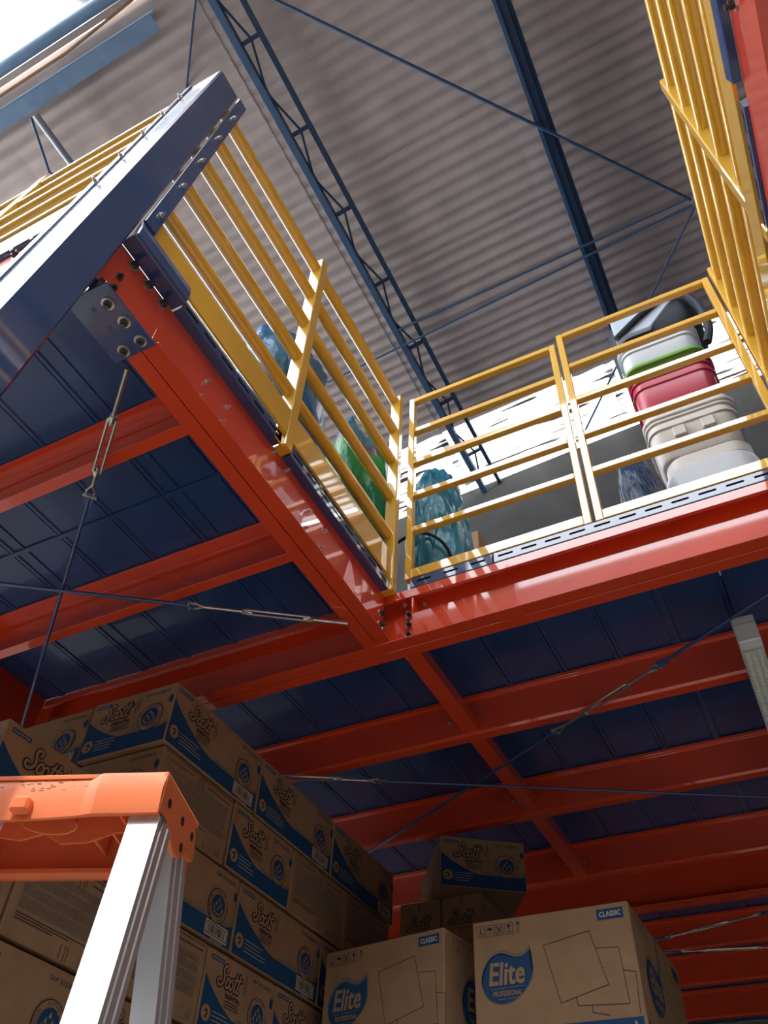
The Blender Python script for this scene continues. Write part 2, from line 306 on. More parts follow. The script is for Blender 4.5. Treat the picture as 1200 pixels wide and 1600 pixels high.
# ================================================================ MEZZANINE STEEL
def c_prof(a0, a1, z0, z1, th, web, lip=0.0, bot0=None):
    """C channel profile in (a, z): web at a0 ('lo') or a1 ('hi'), flanges reaching the other side"""
    f = a1 if web == 'lo' else a0; wv = a0 if web == 'lo' else a1; s = 1 if web == 'lo' else -1; fb = f if bot0 is None else bot0
    p = [(wv, z0), (fb, z0)]
    p += [(fb, z0+th), (wv+s*th, z0+th)]
    p += [(wv+s*th, z1-th)]
    if lip: p += [(f-s*th, z1-th), (f-s*th, z1-lip), (f, z1-lip)]
    else: p += [(f, z1-th)]
    p += [(f, z1), (wv, z1)]
    return p
def beam(name, base, label, pieces, cat='beam', group=None):
    t = thing(name, base, label, cat, group)
    for nm, prof, ax, t0, t1 in pieces: part(t, nm, MB().prism(prof, ax, t0, t1), ORANGE, 0.0012)
    return t
# front beam of the far edge: two C channels back to back
ZB = 1.56
fb = beam('edge_beam', (-0.3, YB, ZB), 'glossy orange double channel beam below the far railing', [
    ('front_channel', c_prof(YB, 1.809, ZB, 1.755, 0.005, 'hi', 0.034), 'x', -4.45, 4.9),
    ('rear_channel', c_prof(1.812, 1.853, ZB, 1.755, 0.005, 'lo', 0.02), 'x', -4.45, 4.9)])
for x in (-0.868,): part(fb, 'stiffener', MB().box(x-0.003, x+0.003, YB+0.004, 1.805, ZB+0.006, 1.72), ORANGE)
for z in (1.600, 1.640, 1.680): bolt(fb, BIGM, (-0.893, 1.8035, z), (0, -1, 0))
bolt(fb, SMLM, (-0.905, 1.79, 1.719), (0, -0.3, -1)); bolt(fb, SMLM, (-0.84, 1.803, 1.705), (0, -1, 0))
lb = beam('edge_beam', (-0.985, 1.2, ZB), 'orange double channel beam below the left railing with small bolts', [
    ('inner_channel', c_prof(-0.984, -0.94, ZB, 1.755, 0.005, 'lo', 0, None) if False else [(-0.983, ZB), (-0.936, ZB), (-0.936, ZB+0.005), (-0.966, ZB+0.009), (-0.966, 1.755), (-0.983, 1.755)], 'y', 0.60, 1.762),
    ('outer_channel', c_prof(-1.027, -0.986, ZB, 1.755, 0.005, 'hi', 0.02), 'y', 0.60, 1.762),
    ('web_tongue', [(-0.982, 1.60), (-0.9664, 1.60), (-0.9664, 1.7548), (-0.982, 1.7548)], 'y', 0.415, 0.64)])
b = MB(); b.add([(-0.966, 1.53, 1.575), (-0.966, 1.53, 1.735), (-0.936, 1.53, 1.575), (-0.966, 1.536, 1.575), (-0.966, 1.536, 1.735), (-0.936, 1.536, 1.575)], [(0,1,2), (5,4,3), (0,3,4,1), (1,4,5,2), (2,5,3,0)])
part(lb, 'gusset', b, ORANGE)
for y, z in ((0.786, 1.674), (0.782, 1.607), (0.874, 1.678), (0.87, 1.611), (1.083, 1.735), (1.15, 1.728), (1.28, 1.686), (1.28, 1.62), (1.368, 1.689), (1.363, 1.617)):
    bolt(lb, SMLM, (-0.966, y, z), (1, 0, 0))
for y in (0.477, 0.531, 0.585): bolt(lb, BIGM, (-0.966, y, 1.731), (1, 0, 0))
for z in (1.62, 1.665): bolt(lb, BIGM, (-0.966, 1.742, z), (1, 0, 0))
rb = beam('edge_beam', (0.38, 1.0, ZB), 'orange beam under the right railing at the photo corner', [
    ('inner_channel', c_prof(0.352, 0.396, ZB, 1.755, 0.005, 'lo'), 'y', 0.36, 1.762),
    ('outer_channel', c_prof(0.399, 0.44, ZB, 1.755, 0.005, 'lo', 0.02), 'y', 0.36, 1.762)])
for y in (0.44, 0.49, 0.54): bolt(rb, BIGM, (0.352, y, 1.70), (-1, 0, 0))
# beam across the front of the left bay, seen past the navy post
fl = beam('edge_beam', (-1.8, 0.34, ZB), 'orange beam end with large washers left of the navy post', [
    ('front_channel', c_prof(0.338, 0.378, ZB+0.06, 1.755, 0.005, 'lo', 0.02), 'x', -4.2, -1.055)])
for x in (-1.115, -1.175, -1.26): bolt(fl, BIGM, (x, 0.337, 1.705), (0, -1, 0))
beam('edge_beam', (-2.45, 1.0, ZB), 'dark orange beam closing the left bay behind the cartons', [
    ('inner_channel', c_prof(-2.47, -2.43, ZB, 1.755, 0.005, 'hi'), 'y', 0.46, 1.762), ('end_plate', [(-2.47, 1.57), (-2.36, 1.57), (-2.36, 1.70), (-2.47, 1.70)], 'y', 1.752, 1.762)])
# joists of the left bay
def joist(yf, x0, x1, label, web, bolts=(), top0=None):
    t = thing('floor_joist', ((x0+x1)/2, yf, 1.59), label, 'joist')
    if web == 'back': prof = [(yf+0.035, 1.59), (yf, 1.59), (yf, 1.594), (yf+0.031, 1.594), (yf+0.031, 1.741), (yf+0.016, 1.741), (yf+0.016, 1.736), (yf-0.022, 1.736), (yf-0.022, 1.745), (yf+0.035, 1.745)]
    else: prof = [(yf, 1.598), (yf+0.008, 1.59), (yf+0.046, 1.59), (yf+0.046, 1.605), (yf+0.042, 1.605), (yf+0.042, 1.594), (yf+0.009, 1.594), (yf+0.004, 1.6), (yf+0.004, 1.728), (yf-0.012, 1.734), (yf-0.012, 1.745), (yf+0.046, 1.745), (yf+0.046, 1.741), (yf, 1.735)]
    if web == 'front': prof = [(yf, 1.598), (yf+0.008, 1.59), (yf+0.046, 1.59), (yf+0.046, 1.594), (yf+0.01, 1.594), (yf+0.004, 1.60), (yf+0.004, 1.745), (yf-0.014, 1.745), (yf-0.014, 1.731), (yf-0.0, 1.728)]
    part(t, 'channel', MB().prism(prof, 'x', x0, x1), ORANGE, 0.0008)
    for x, z in bolts: bolt(t, SMLM, (x, yf, z), (0, -1, 0))
    return t
joist(0.822, -2.43, -1.028, 'orange floor joist of the left bay nearest the navy post', 'back')
joist(1.321, -2.43, -1.028, 'orange floor joist of the left bay nearest the cartons', 'back')
bx = ((-1.011, 1.655), (-0.92, 1.655), (-1.11, 1.737), (-0.76, 1.737), (-0.36, 1.737), (0.05, 1.737))
joist(2.388, -4.45, 4.9, 'orange joist just beyond the far edge beam, crossed by a turnbuckle', 'front', bx)
joist(3.024, -4.45, 4.9, 'orange joist directly above the angled carton', 'front', ((-1.005, 1.66), (-0.915, 1.66)))
joist(3.664, -4.45, 4.9, 'dark orange joist right of the angled carton with two bolts at the strut', 'front', ((-0.99, 1.66), (-0.905, 1.66), (-0.45, 1.745), (-0.2, 1.745)))
beam('edge_beam', (0, 3.98, ZB), 'dark main beam right behind the third joist, above the right carton', [
    ('front_channel', c_prof(3.98, 4.022, 1.555, 1.745, 0.005, 'hi', 0.02), 'x', -4.45, 4.9), ('rear_channel', c_prof(4.025, 4.066, 1.555, 1.745, 0.005, 'lo', 0.02), 'x', -4.45, 4.9)])
for k, y in enumerate((4.68, 5.22, 5.84)):
    joist(y, -4.45, 4.9, 'shadowed joist beyond the right carton, %s one' % ('nearest', 'middle', 'furthest')[k], 'front')
for k, (y0, y1) in enumerate(((1.853, 2.388), (2.434, 3.024), (3.07, 3.664))):
    t = thing('bridging_strut', (-0.93, y0, 1.6), 'short orange strut linking ' + ('the far edge beam to the first joist', 'the first joist to the second', 'the second joist to the third, beside the angled carton')[k], 'strut')
    part(t, 'channel', MB().prism([(-0.957, 1.60), (-0.90, 1.60), (-0.90, 1.645), (-0.904, 1.645), (-0.904, 1.604), (-0.953, 1.604), (-0.953, 1.645), (-0.957, 1.645)], 'y', y0, y1), ORANGE, 0.0008)

# deck planks: folded trays 198 mm wide
def plank(x0, x1, y0, y1):
    b = MB(); e = 0.002; r = 0.012
    prof = [(x0+e, DT), (x0+e, DS), (x0+r, DS), (x0+r+0.004, DS+0.005), (x1-r-0.004, DS+0.005), (x1-r, DS), (x1-e, DS), (x1-e, DT)]
    return b.prism(prof, 'y', y0, y1)
deck = thing('mezzanine_deck', (-1.5, 0.5, DS), 'navy steel plank deck of the mezzanine seen from below', 'deck')
GX = 0.03
def planks(k0, k1, y0, y1, xmin=-99, xmax=99):
    for k in range(k0, k1):
        x0 = max(GX-0.198*(k+1), xmin); x1 = min(GX-0.198*k, xmax)
        if x1-x0 > 0.02: part(deck, 'deck_plank', plank(x0, x1, y0, y1), NAVYD)
planks(4, 23, 0.385, 1.093, -4.5, -1.06); planks(4, 6, 0.61, 1.093, -1.06, -1.03); planks(4, 23, 1.097, 1.762, -4.5, -1.03)
planks(-25, 23, 1.856, 3.05, -4.5, 4.98); planks(-25, 23, 3.054, 4.85, -4.5, 4.98); planks(-25, 23, 4.854, 6.55, -4.5, 4.98)
# raised stiffener lines and spots of grime under the left bay
b = MB()
for x in (-1.90, -1.30): b.box(x, x+0.006, 0.5, 1.75, DS+0.001, DS+0.006)
b.box(-2.4, -1.03, 1.088, 1.102, DS-0.003, DS+0.002)
part(deck, 'seam_strip', b, NAVYD)
# slotted edge strips
def slot_strip(axis, t0, t1, face, out, z0, z1, label):
    """folded strip whose face carries a row of real slots; axis 'x' or 'y' = running direction, face = plane, out = +-1 outward"""
    mid = (t0+t1)/2
    base = (mid, face, z0) if axis == 'x' else (face, mid, z0)
    t = thing('edge_strip', base, label, 'edge strip')
    b = MB(); P = 0.0712; n = max(1, int((t1-t0)/P)); p = (t1-t0)/n; zc = (z0+z1)/2+0.002; hs = 0.0042; ls = 0.023
    def V(u, d, z): return (u, face-out*d, z) if axis == 'x' else (face-out*d, u, z)
    for i in range(n):
        a = t0+i*p; e = a+p; c = (a+e)/2
        inner = [(c-ls, zc-hs), (c+ls, zc-hs), (c+ls+0.003, zc), (c+ls, zc+hs), (c-ls, zc+hs), (c-ls-0.003, zc)]
        outer = [(a, z0+0.003), (e, z0+0.003), (e, zc), (e, z1-0.003), (a, z1-0.003), (a, zc)]
        vs = [V(u, 0, z) for u, z in outer]+[V(u, 0, z) for u, z in inner]+[V(u, 0.006, z) for u, z in inner]
        b.add(vs, [(k, (k+1) % 6, 6+(k+1) % 6, 6+k) for k in range(6)])
        b.add(vs, [(6+k, 6+(k+1) % 6, 12+(k+1) % 6, 12+k) for k in range(6)]+[tuple(range(12, 18))], 1)
    for (za, zb) in ((z0, z0+0.003), (z1-0.003, z1)):
        b.add([V(t0, 0 if za > z0 else 0.003, za), V(t1, 0 if za > z0 else 0.003, za), V(t1, 0 if zb < z1 else 0.003, zb), V(t0, 0 if zb < z1 else 0.003, zb)], [(0, 1, 2, 3)])
    vs = [V(t0, 0.003, z0), V(t1, 0.003, z0), V(t1, 0.027, z0), V(t0, 0.027, z0)]; b.add(vs, [(0, 1, 2, 3)])
    vs = [V(t0, 0.003, z1), V(t1, 0.003, z1), V(t1, 0.02, z1), V(t0, 0.02, z1)]; b.add(vs, [(0, 1, 2, 3)])
    for tt in (t0, t1): b.add([V(tt, 0.0, z0+0.003), V(tt, 0.02, z0), V(tt, 0.02, z1), V(tt, 0.0, z1-0.003)], [(0, 1, 2, 3)])
    me = b.mesh('strip', [NAVY, BLACK], tuple(t['base']), 0, 0.7); link('strip', me, t); return t
slot_strip('x', -0.875, -0.592, YB, -1, 1.757, 1.80, 'short slotted navy edge strip at the inner deck corner')
slot_strip('x', -0.586, 0.335, YB, -1, 1.757, 1.80, 'long slotted navy edge strip under the far railing panels')
slot_strip('y', 1.125, 1.735, XL-0.012, 1, 1.752, 1.795, 'slotted navy edge strip under the left railing, near the inner corner')
slot_strip('y', 0.62, 1.075, XL-0.012, 1, 1.752, 1.795, 'slotted navy edge strip under the left railing, nearer the navy post')
slot_strip('y', 0.75, 1.735, XR+0.006, -1, 1.757, 1.80, 'slotted navy edge strip under the right railing')
slot_strip('x', -1.95, -1.055, 0.326, -1, 1.757, 1.80, 'slotted edge strip left of the navy post, over the beam with washers')
b = MB(); b.prism([(-0.968, 1.7555), (-0.925, 1.7555), (-0.921, 1.765), (-0.921, 1.800), (-0.929, 1.835), (-0.939, 1.835), (-0.939, 1.775), (-0.968, 1.765)], 'y', 0.4265, 0.617)
single('edge_cover', b, NAVY, (-0.93, 0.5, 1.76), 'folded navy cover piece between navy post and left toe board', 'cover plate', bevel=0.002)
b = MB(); b.prism([(XR+0.012, 1.757), (XR-0.004, 1.762), (XR-0.008, 1.80), (XR+0.0, 1.84), (XR+0.012, 1.84)], 'y', 0.36, 0.70)
single('edge_cover', b, NAVY, (XR, 0.5, 1.76), 'folded navy cover piece beside the right toe board', 'cover plate', bevel=0.002)

# navy post, leaning slightly
t = thing('navy_post', (-0.985, 0.40, -1.42), 'tall glossy navy steel post leaning past the left deck corner', 'post')
def py(z): return 0.386+(z-2.946)*0.055
def sheared(x0, x1, d0, d1, z0, z1, n=1):
    b = MB(); vs = []
    for z in (z0, z1): vs += [(x0, py(z)+d0, z), (x1, py(z)+d0, z), (x1, py(z)+d1, z), (x0, py(z)+d1, z)]
    return b.add(vs, [(3,2,1,0),(4,5,6,7),(0,1,5,4),(1,2,6,5),(2,3,7,6),(3,0,4,7)])
part(t, 'shaft', sheared(-1.048, XL, 0, 0.098, -1.42, 2.948), NAVY, 0.006)
pl = part(t, 'rail_plate', sheared(-0.933, XL+0.004, 0.1025, 0.142, 1.838, 2.949), NAVY, 0.0015)
part(t, 'front_lip', sheared(-1.062, -1.043, -0.006, 0.010, -1.42, 2.93), NAVY, 0.002)
for z in (2.78, 2.56, 2.34, 2.13, 1.92): bolt(t, SMLM, (XL+0.004, py(z)+0.124, z), (1, 0, 0), sub=pl)
for z in (2.76, 2.56, 2.36, 2.16, 1.96): bolt(t, SMLM, (-1.035, py(z)-0.004, z), (0, -1, 0))
b = MB().box(-1.05, -0.938, 0.43, 0.598, 1.548, 1.555); spl = part(t, 'splice_plate', b, NAVY, 0.001)
for x, y in ((-0.966, 0.471), (-0.962, 0.521), (-0.960, 0.574), (-1.010, 0.578)): bolt(t, BIGM, (x, y, 1.548), (0, 0, -1), sub=spl)
for x, y in ((-1.005, 0.47), (-1.003, 0.52)): part(t, 'plate_hole', MB().tube([(x, y, 1.5485), (x, y, 1.547)], 0.006, 12), DKSTEEL)
b = MB().box(-1.04, -0.972, 0.432, 0.596, 1.556, 1.74); part(t, 'bracket', b, NAVY, 0.001)
for z in (1.60, 1.65): bolt(t, BIGM, (-0.972, 0.462, z), (1, 0, 0))
b = MB().box(-1.05, -1.042, 0.45, 0.60, 1.555, 1.74); part(t, 'back_plate', b, NAVY)

# ================================================================ RAILINGS
RZ = (2.815, 2.615, 2.42, 2.215, 2.015)
def rails_y(t, x, y0, y1, r=0.0205):
    for z in RZ: part(t, 'rail', MB().tube([(x, y0, z), (x, y1, z)], r, 16), YELLOW, smooth=0.9)
t = thing('side_railing', (XL, 1.1, 1.755), 'yellow railing of round bars along the left of the deck opening', 'railing')
rails_y(t, XL-0.028, 0.452, 1.742)
part(t, 'toe_board', MB().box(XL-0.012, XL-0.004, 0.47, 1.745, 1.80, 1.912), YELLOW, 0.0015)
part(t, 'post', MB().box(XL-0.052, XL-0.003, 1.083, 1.121, 1.755, 2.88), YELLOW, 0.003)
part(t, 'post', MB().box(XL-0.042, XL+0.002, 1.738, 1.768, 1.752, 2.84), YELLOW, 0.003)
part(t, 'toe_bracket', MB().box(XL-0.02, XL-0.012, 1.05, 1.09, 1.752, 1.81), YELLOW, 0.001)
t = thing('side_railing', (XR, 1.1, 1.757), 'yellow railing of round bars along the right of the deck opening', 'railing')
rails_y(t, XR+0.028, -0.3, 1.76)
part(t, 'toe_board', MB().box(XR+0.0, XR+0.008, -0.3, 1.745, 1.80, 1.912), YELLOW, 0.0015)
part(t, 'post', MB().box(XR+0.002, XR+0.05, 1.03, 1.066, 1.757, 2.89), YELLOW, 0.003)
part(t, 'post', MB().box(XR+0.002, XR+0.05, 1.750, 1.785, 1.757, 2.90), YELLOW, 0.003)
part(t, 'post', MB().box(XR+0.002, XR+0.05, 0.36, 0.396, 1.757, 2.89), YELLOW, 0.003)
t = thing('front_railing', (-1.8, 0.34, 1.80), 'yellow railing running away left behind the navy post, lit along its rail tops', 'railing')
for z in RZ: part(t, 'rail', MB().tube([(-3.6, py(z)+0.024, z), (-1.052, py(z)+0.024, z)], 0.0205, 14), YELLOW, smooth=0.9)
part(t, 'toe_board', MB().box(-3.6, -1.06, 0.332, 0.338, 1.80, 1.912), YELLOW, 0.0015)
part(t, 'post', sheared(-1.70, -1.66, 0.0, 0.048, 1.802, 2.88), YELLOW, 0.003)
def panel(x0, x1, label, tops=(2.817, 2.61, 2.414, 2.227, 2.045), z1=2.817):
    t = thing('railing_panel', ((x0+x1)/2, YB, 1.80), label, 'railing'); e = 0.025
    part(t, 'post', MB().box(x0, x0+e, YB, YB+e, 1.801, z1), YELLOW, 0.0025); part(t, 'post', MB().box(x1-e, x1, YB, YB+e, 1.801, z1), YELLOW, 0.0025)
    for z in tops: part(t, 'rail', MB().box(x0+e, x1-e, YB, YB+e, z-e, z), YELLOW, 0.002)
    part(t, 'rail', MB().box(x0+e, x1-e, YB, YB+e, 1.803, 1.843), YELLOW, 0.002)
panel(-0.898, -0.268, 'yellow square bar railing panel at the inner corner, by the teal sack')
panel(-0.257, 0.332, 'yellow square bar railing panel in front of the stacked tubs', (2.868, 2.65, 2.44, 2.238, 2.045), 2.868)

# ================================================================ TIE RODS
def tie(label, nodes, tb, z=1.55, r=0.006):
    """nodes: [start, end] of the whole line; tb: (clevis A, body a, body b, clevis B) as fractions along it"""
    a = Vector((*nodes[0], z)); e = Vector((*nodes[1], z)); d = (e-a); L = d.length; u = d/L; s = Vector((0, 0, 1)).cross(u)
    t = thing('tie_rod', tuple(a), label, 'tie rod')
    P = lambda k: a+d*k
    ca, ba, bb_, cb = tb
    if ca > 0.01: part(t, 'rod', MB().tube([P(0), P(ca)], r, 10), NAVY)
    if cb < 0.99: part(t, 'rod', MB().tube([P(cb), P(1)], r, 10), NAVY)
    for k, sg in ((ca, 1), (cb, -1)):
        if 0.01 < k < 0.99:
            p = P(k); part(t, 'eye_plate', MB().bar(p-u*0.035*sg, p+u*0.012*sg, 0.026, 0.006), NAVY, 0.001)
            b = MB()
            for q in (-1, 1): b.tube([p+s*0.010*q-u*0.004*sg, p+s*0.011*q+u*0.018*sg, p+s*0.004*q+u*0.034*sg, p+u*0.045*sg], 0.0035, 8)
            b.tube([p-s*0.018, p+s*0.018], 0.005, 8); part(t, 'clevis', b, ZINC)
            part(t, 'threaded_rod', MB().tube([p+u*0.04*sg, P(ba if sg > 0 else bb_)+u*0.03*sg], 0.0048, 10), ZINC)
        else:
            part(t, 'threaded_rod', MB().tube([P(ca if sg > 0 else cb), P(ba if sg > 0 else bb_)+u*0.03*sg], 0.006, 10), ZINC)
    b = MB(); A = P(ba); B = P(bb_)
    for q in (-1, 1): b.tube([A+u*0.004, A+s*0.0095*q+u*0.012, B+s*0.0095*q-u*0.012, B-u*0.004], 0.0038, 8)
    b.tube([A, A+u*0.018], 0.009, 6); b.tube([B-u*0.018, B], 0.009, 6); part(t, 'turnbuckle', b, ZINC)
    return t
tie('tie rod with an open grey turnbuckle below the navy post plate', ((-1.035, 0.62), (-2.40, 1.69)), (0.0, 0.085, 0.205, 0.252))
tie('tie rod with a bright turnbuckle pointing at the inner deck corner', ((-1.00, 1.605), (-2.40, 0.65)), (0.0, 0.06, 0.185, 0.275), 1.534)
tie('tie rod with a slim turnbuckle crossing the first joist below the far edge beam', ((-1.75, 3.055), (0.95, 1.525)), (0.413, 0.455, 0.525, 0.563))
tie('tie rod whose turnbuckle shows above the printed cartons, running towards the lamp', ((-1.75, 2.245), (0.6, 3.46)), (0.0, 0.04, 0.125, 0.178), 1.534, 0.005)
tie('far tie rod in shadow beyond the right carton, upper one', ((-0.95, 4.44), (0.9, 3.9)), (0.12, 0.19, 0.29, 0.37))
tie('far tie rod in shadow beyond the right carton, lower one', ((-1.0, 4.52), (1.2, 5.0)), (0.13, 0.18, 0.30, 0.36))

# ================================================================ LAMP
t = thing('strip_lamp', (0.048, 2.02, 1.50), 'white strip lamp with rows of half round louvres under the right joists', 'lamp')
L0, L1 = 2.105, 3.10
b = MB(); b.box(0.012, 0.076, L0, L1, 1.503, 1.588); part(t, 'housing', b, LAMPW, 0.003)
b = MB(); b.box(0.015, 0.073, L0+0.05, L1-0.02, 1.4985, 1.503); part(t, 'louvre_plate', b, LAMPC)
b = MB(); b.box(0.012, 0.076, L0-0.004, L0+0.045, 1.495, 1.56); part(t, 'end_cap', b, LAMPW, 0.004)
def cup():
    b = MB(); vs = [(0, 0, -0.005)]; N = 8
    ring = [(0.0065*math.cos(math.pi*k/N), 0.009*math.sin(math.pi*k/N)-0.003, 0) for k in range(N+1)]
    vs = [(0, -0.003, -0.006)]+ring; return b.add(vs, [(0, k+1, k+2) for k in range(N)]+[(0, N+1, 1)])
CUP = cup().mesh('louvre', LAMPH)
bs = Vector(t['base'])
for i in range(84):
    for j in range(3):
        y = L0+0.062+i*0.0135
        if y < L1-0.03: link('louvre', CUP, t, Vector((0.026+j*0.018, y+0.003*(j % 2), 1.4984))-bs)

# ================================================================ PRINT ON CARTONS
TXT = {}
def text_polys(s):
    if s in TXT: return TXT[s]
    cu = bpy.data.curves.new('t', 'FONT'); cu.body = s; cu.size = 1.0; cu.resolution_u = 2; cu.fill_mode = 'FRONT'
    o = bpy.data.objects.new('t', cu); C.objects.link(o); dg = bpy.context.evaluated_depsgraph_get(); dg.update()
    me = o.evaluated_get(dg).to_mesh()
    vs = [(v.co.x, v.co.y) for v in me.vertices]; fs = [tuple(p.vertices) for p in me.polygons]
    o.evaluated_get(dg).to_mesh_clear(); bpy.data.objects.remove(o); bpy.data.curves.remove(cu)
    xs = [v[0] for v in vs] or [0]; x0 = min(xs); wd = max(xs)-x0
    TXT[s] = ([(x-x0, y) for x, y in vs], fs, wd); return TXT[s]
class Print:
    """flat print on a carton face: polygons in (u, v) metres, layer = order of the inks"""
    INKS = {'blue': 0, 'dark': 1, 'grey': 2, 'pale': 3, 'tan': 4}
    def __init__(s): s.b = MB()
    def poly(s, pts, ink, ly=1): s.b.add([(u, v, 0.0006*ly+0.0004) for u, v in pts], [tuple(range(len(pts)))], s.INKS[ink])
    def rect(s, u0, v0, u1, v1, ink, ly=1): s.poly([(u0, v0), (u1, v0), (u1, v1), (u0, v1)], ink, ly)
    def frame(s, u0, v0, u1, v1, w, ink, ly=1):
        s.rect(u0, v0, u1, v0+w, ink, ly); s.rect(u0, v1-w, u1, v1, ink, ly); s.rect(u0, v0+w, u0+w, v1-w, ink, ly); s.rect(u1-w, v0+w, u1, v1-w, ink, ly)
    def disc(s, u, v, r, ink, ly=1, n=28): s.poly([(u+r*math.cos(2*math.pi*k/n), v+r*math.sin(2*math.pi*k/n)) for k in range(n)], ink, ly)
    def stroke(s, P, w, ink, ly=1, caps=True):
        L = []; R = []
        for i, p in enumerate(P):
            a = P[max(i-1, 0)]; c = P[min(i+1, len(P)-1)]; dx, dy = c[0]-a[0], c[1]-a[1]; q = math.hypot(dx, dy) or 1
            nx, ny = -dy/q*w/2, dx/q*w/2; L.append((p[0]+nx, p[1]+ny)); R.append((p[0]-nx, p[1]-ny))
        z = 0.0006*ly+0.0004; n = len(P)
        s.b.add([(*p, z) for p in L+R], [(i, i+n, i+n+1, i+1) for i in range(n-1)], s.INKS[ink])
        if caps:
            for p in (P[0], P[-1]): s.disc(p[0], p[1], w/2, ink, ly+0.06, 10)
    def line(s, a, b, w, ink, ly=1): s.stroke([a, b], w, ink, ly, False)
    def text(s, st, u, v, h, ink, ly=1, width=None, shear=0.0, rot=0.0, bold=0.0):
        vs, fs, wd = text_polys(st)
        if not fs: return
        k = h/0.72; kx = (width/wd) if width else k; c, sn = math.cos(rot), math.sin(rot)
        q = [((x*kx+shear*y*k), y*k) for x, y in vs]
        for iz, off in enumerate(((0, 0), (bold, 0), (0, bold), (bold, bold)) if bold else ((0, 0),)):
            s.b.add([(u+(x+off[0])*c-(y+off[1])*sn, v+(x+off[0])*sn+(y+off[1])*c, 0.0006*ly+0.0004+0.00012*iz) for x, y in q], fs, s.INKS[ink])
    def lines(s, u, v, w, n, dv, th, ink, ly=1, jit=0.3):
        rnd = random.Random(int(u*1e4)+n)
        for i in range(n): s.rect(u, v-i*dv, u+w*(1-jit*rnd.random()), v-i*dv+th, ink, ly)
    def mesh(s, name): return s.b.mesh(name, [INKB, INKD, INKG, INKL, INKT], smooth=0)
def script_logo(pr, u, v, h, fill='tan', rim='dark'):
    """the outlined brush script word Scott"""
    S = [(0.60,0.78),(0.63,0.90),(0.54,1.0),(0.40,0.97),(0.33,0.84),(0.38,0.68),(0.47,0.52),(0.50,0.34),(0.43,0.16),(0.28,0.06),(0.11,0.08),(0.03,0.2),(0.07,0.31),(0.16,0.31)]
    c = [(0.94,0.42),(0.87,0.52),(0.76,0.48),(0.69,0.32),(0.71,0.14),(0.80,0.07),(0.92,0.14),(0.98,0.2)]
    o = [(1.14+0.13*math.cos(a), 0.30+0.22*math.sin(a)) for a in [2*math.pi*k/12 for k in range(13)]]
    t1 = [(1.49,0.86),(1.45,0.5),(1.41,0.2),(1.44,0.08),(1.53,0.10)]; t2 = [(1.74,0.90),(1.70,0.5),(1.66,0.2),(1.69,0.08),(1.80,0.12)]
    bar = [(1.32,0.60),(1.6,0.63),(1.92,0.70)]
    f = lambda P: [(u+(x+0.18*y)*h, v+y*h) for x, y in catmull(P, 3)]
    for i, P in enumerate((S, c, o, t1, t2, bar)): pr.stroke(f(P), 0.25*h, rim, 3+0.12*i)
    for i, (P, wd) in enumerate(((S, 0.13), (c, 0.12), (o, 0.11), (t1, 0.12), (t2, 0.12), (bar, 0.09))): pr.stroke(f(P), wd*h, fill, 4+0.12*i)
def roundel(pr, u, v, r):
    pr.disc(u, v, r, 'dark', 4); pr.disc(u, v, r*0.95, 'tan', 5); pr.disc(u, v, r*0.66, 'blue', 6)
    for x, y in ((0, 0.30), (-0.22, 0.06), (0.22, 0.06), (-0.40, -0.2), (0, -0.17), (0.40, -0.2)):
        s = 0.085*r; cx, cy = u+x*r, v+y*r
        pr.poly([(cx, cy+2.5*s)]+[(cx+s*math.cos(a), cy+s*math.sin(a)) for a in [math.radians(30-24*k) for k in range(11)]], 'tan', 7)
    for k in range(2): pr.stroke([(u+r*0.42*math.cos(a), v-r*(0.08+0.1*k)+r*0.36*math.sin(a)) for a in [math.radians(210+12*q) for q in range(11)]], r*0.05, 'tan', 7, False)
    s = 'AIRFLEX \u00b7 INTELIGENTE \u00b7 ABSORCION \u00b7 '
    for i, ch in enumerate(s):
        if ch == ' ': continue
        a = math.radians(112)-2*math.pi*i/len(s); wd = text_polys(ch)[2]*r*0.17/0.72
        pr.text(ch, u+r*0.74*math.cos(a)-wd/2*math.sin(a), v+r*0.74*math.sin(a)+wd/2*math.cos(a), r*0.17, 'dark', 7, rot=a-math.pi/2)
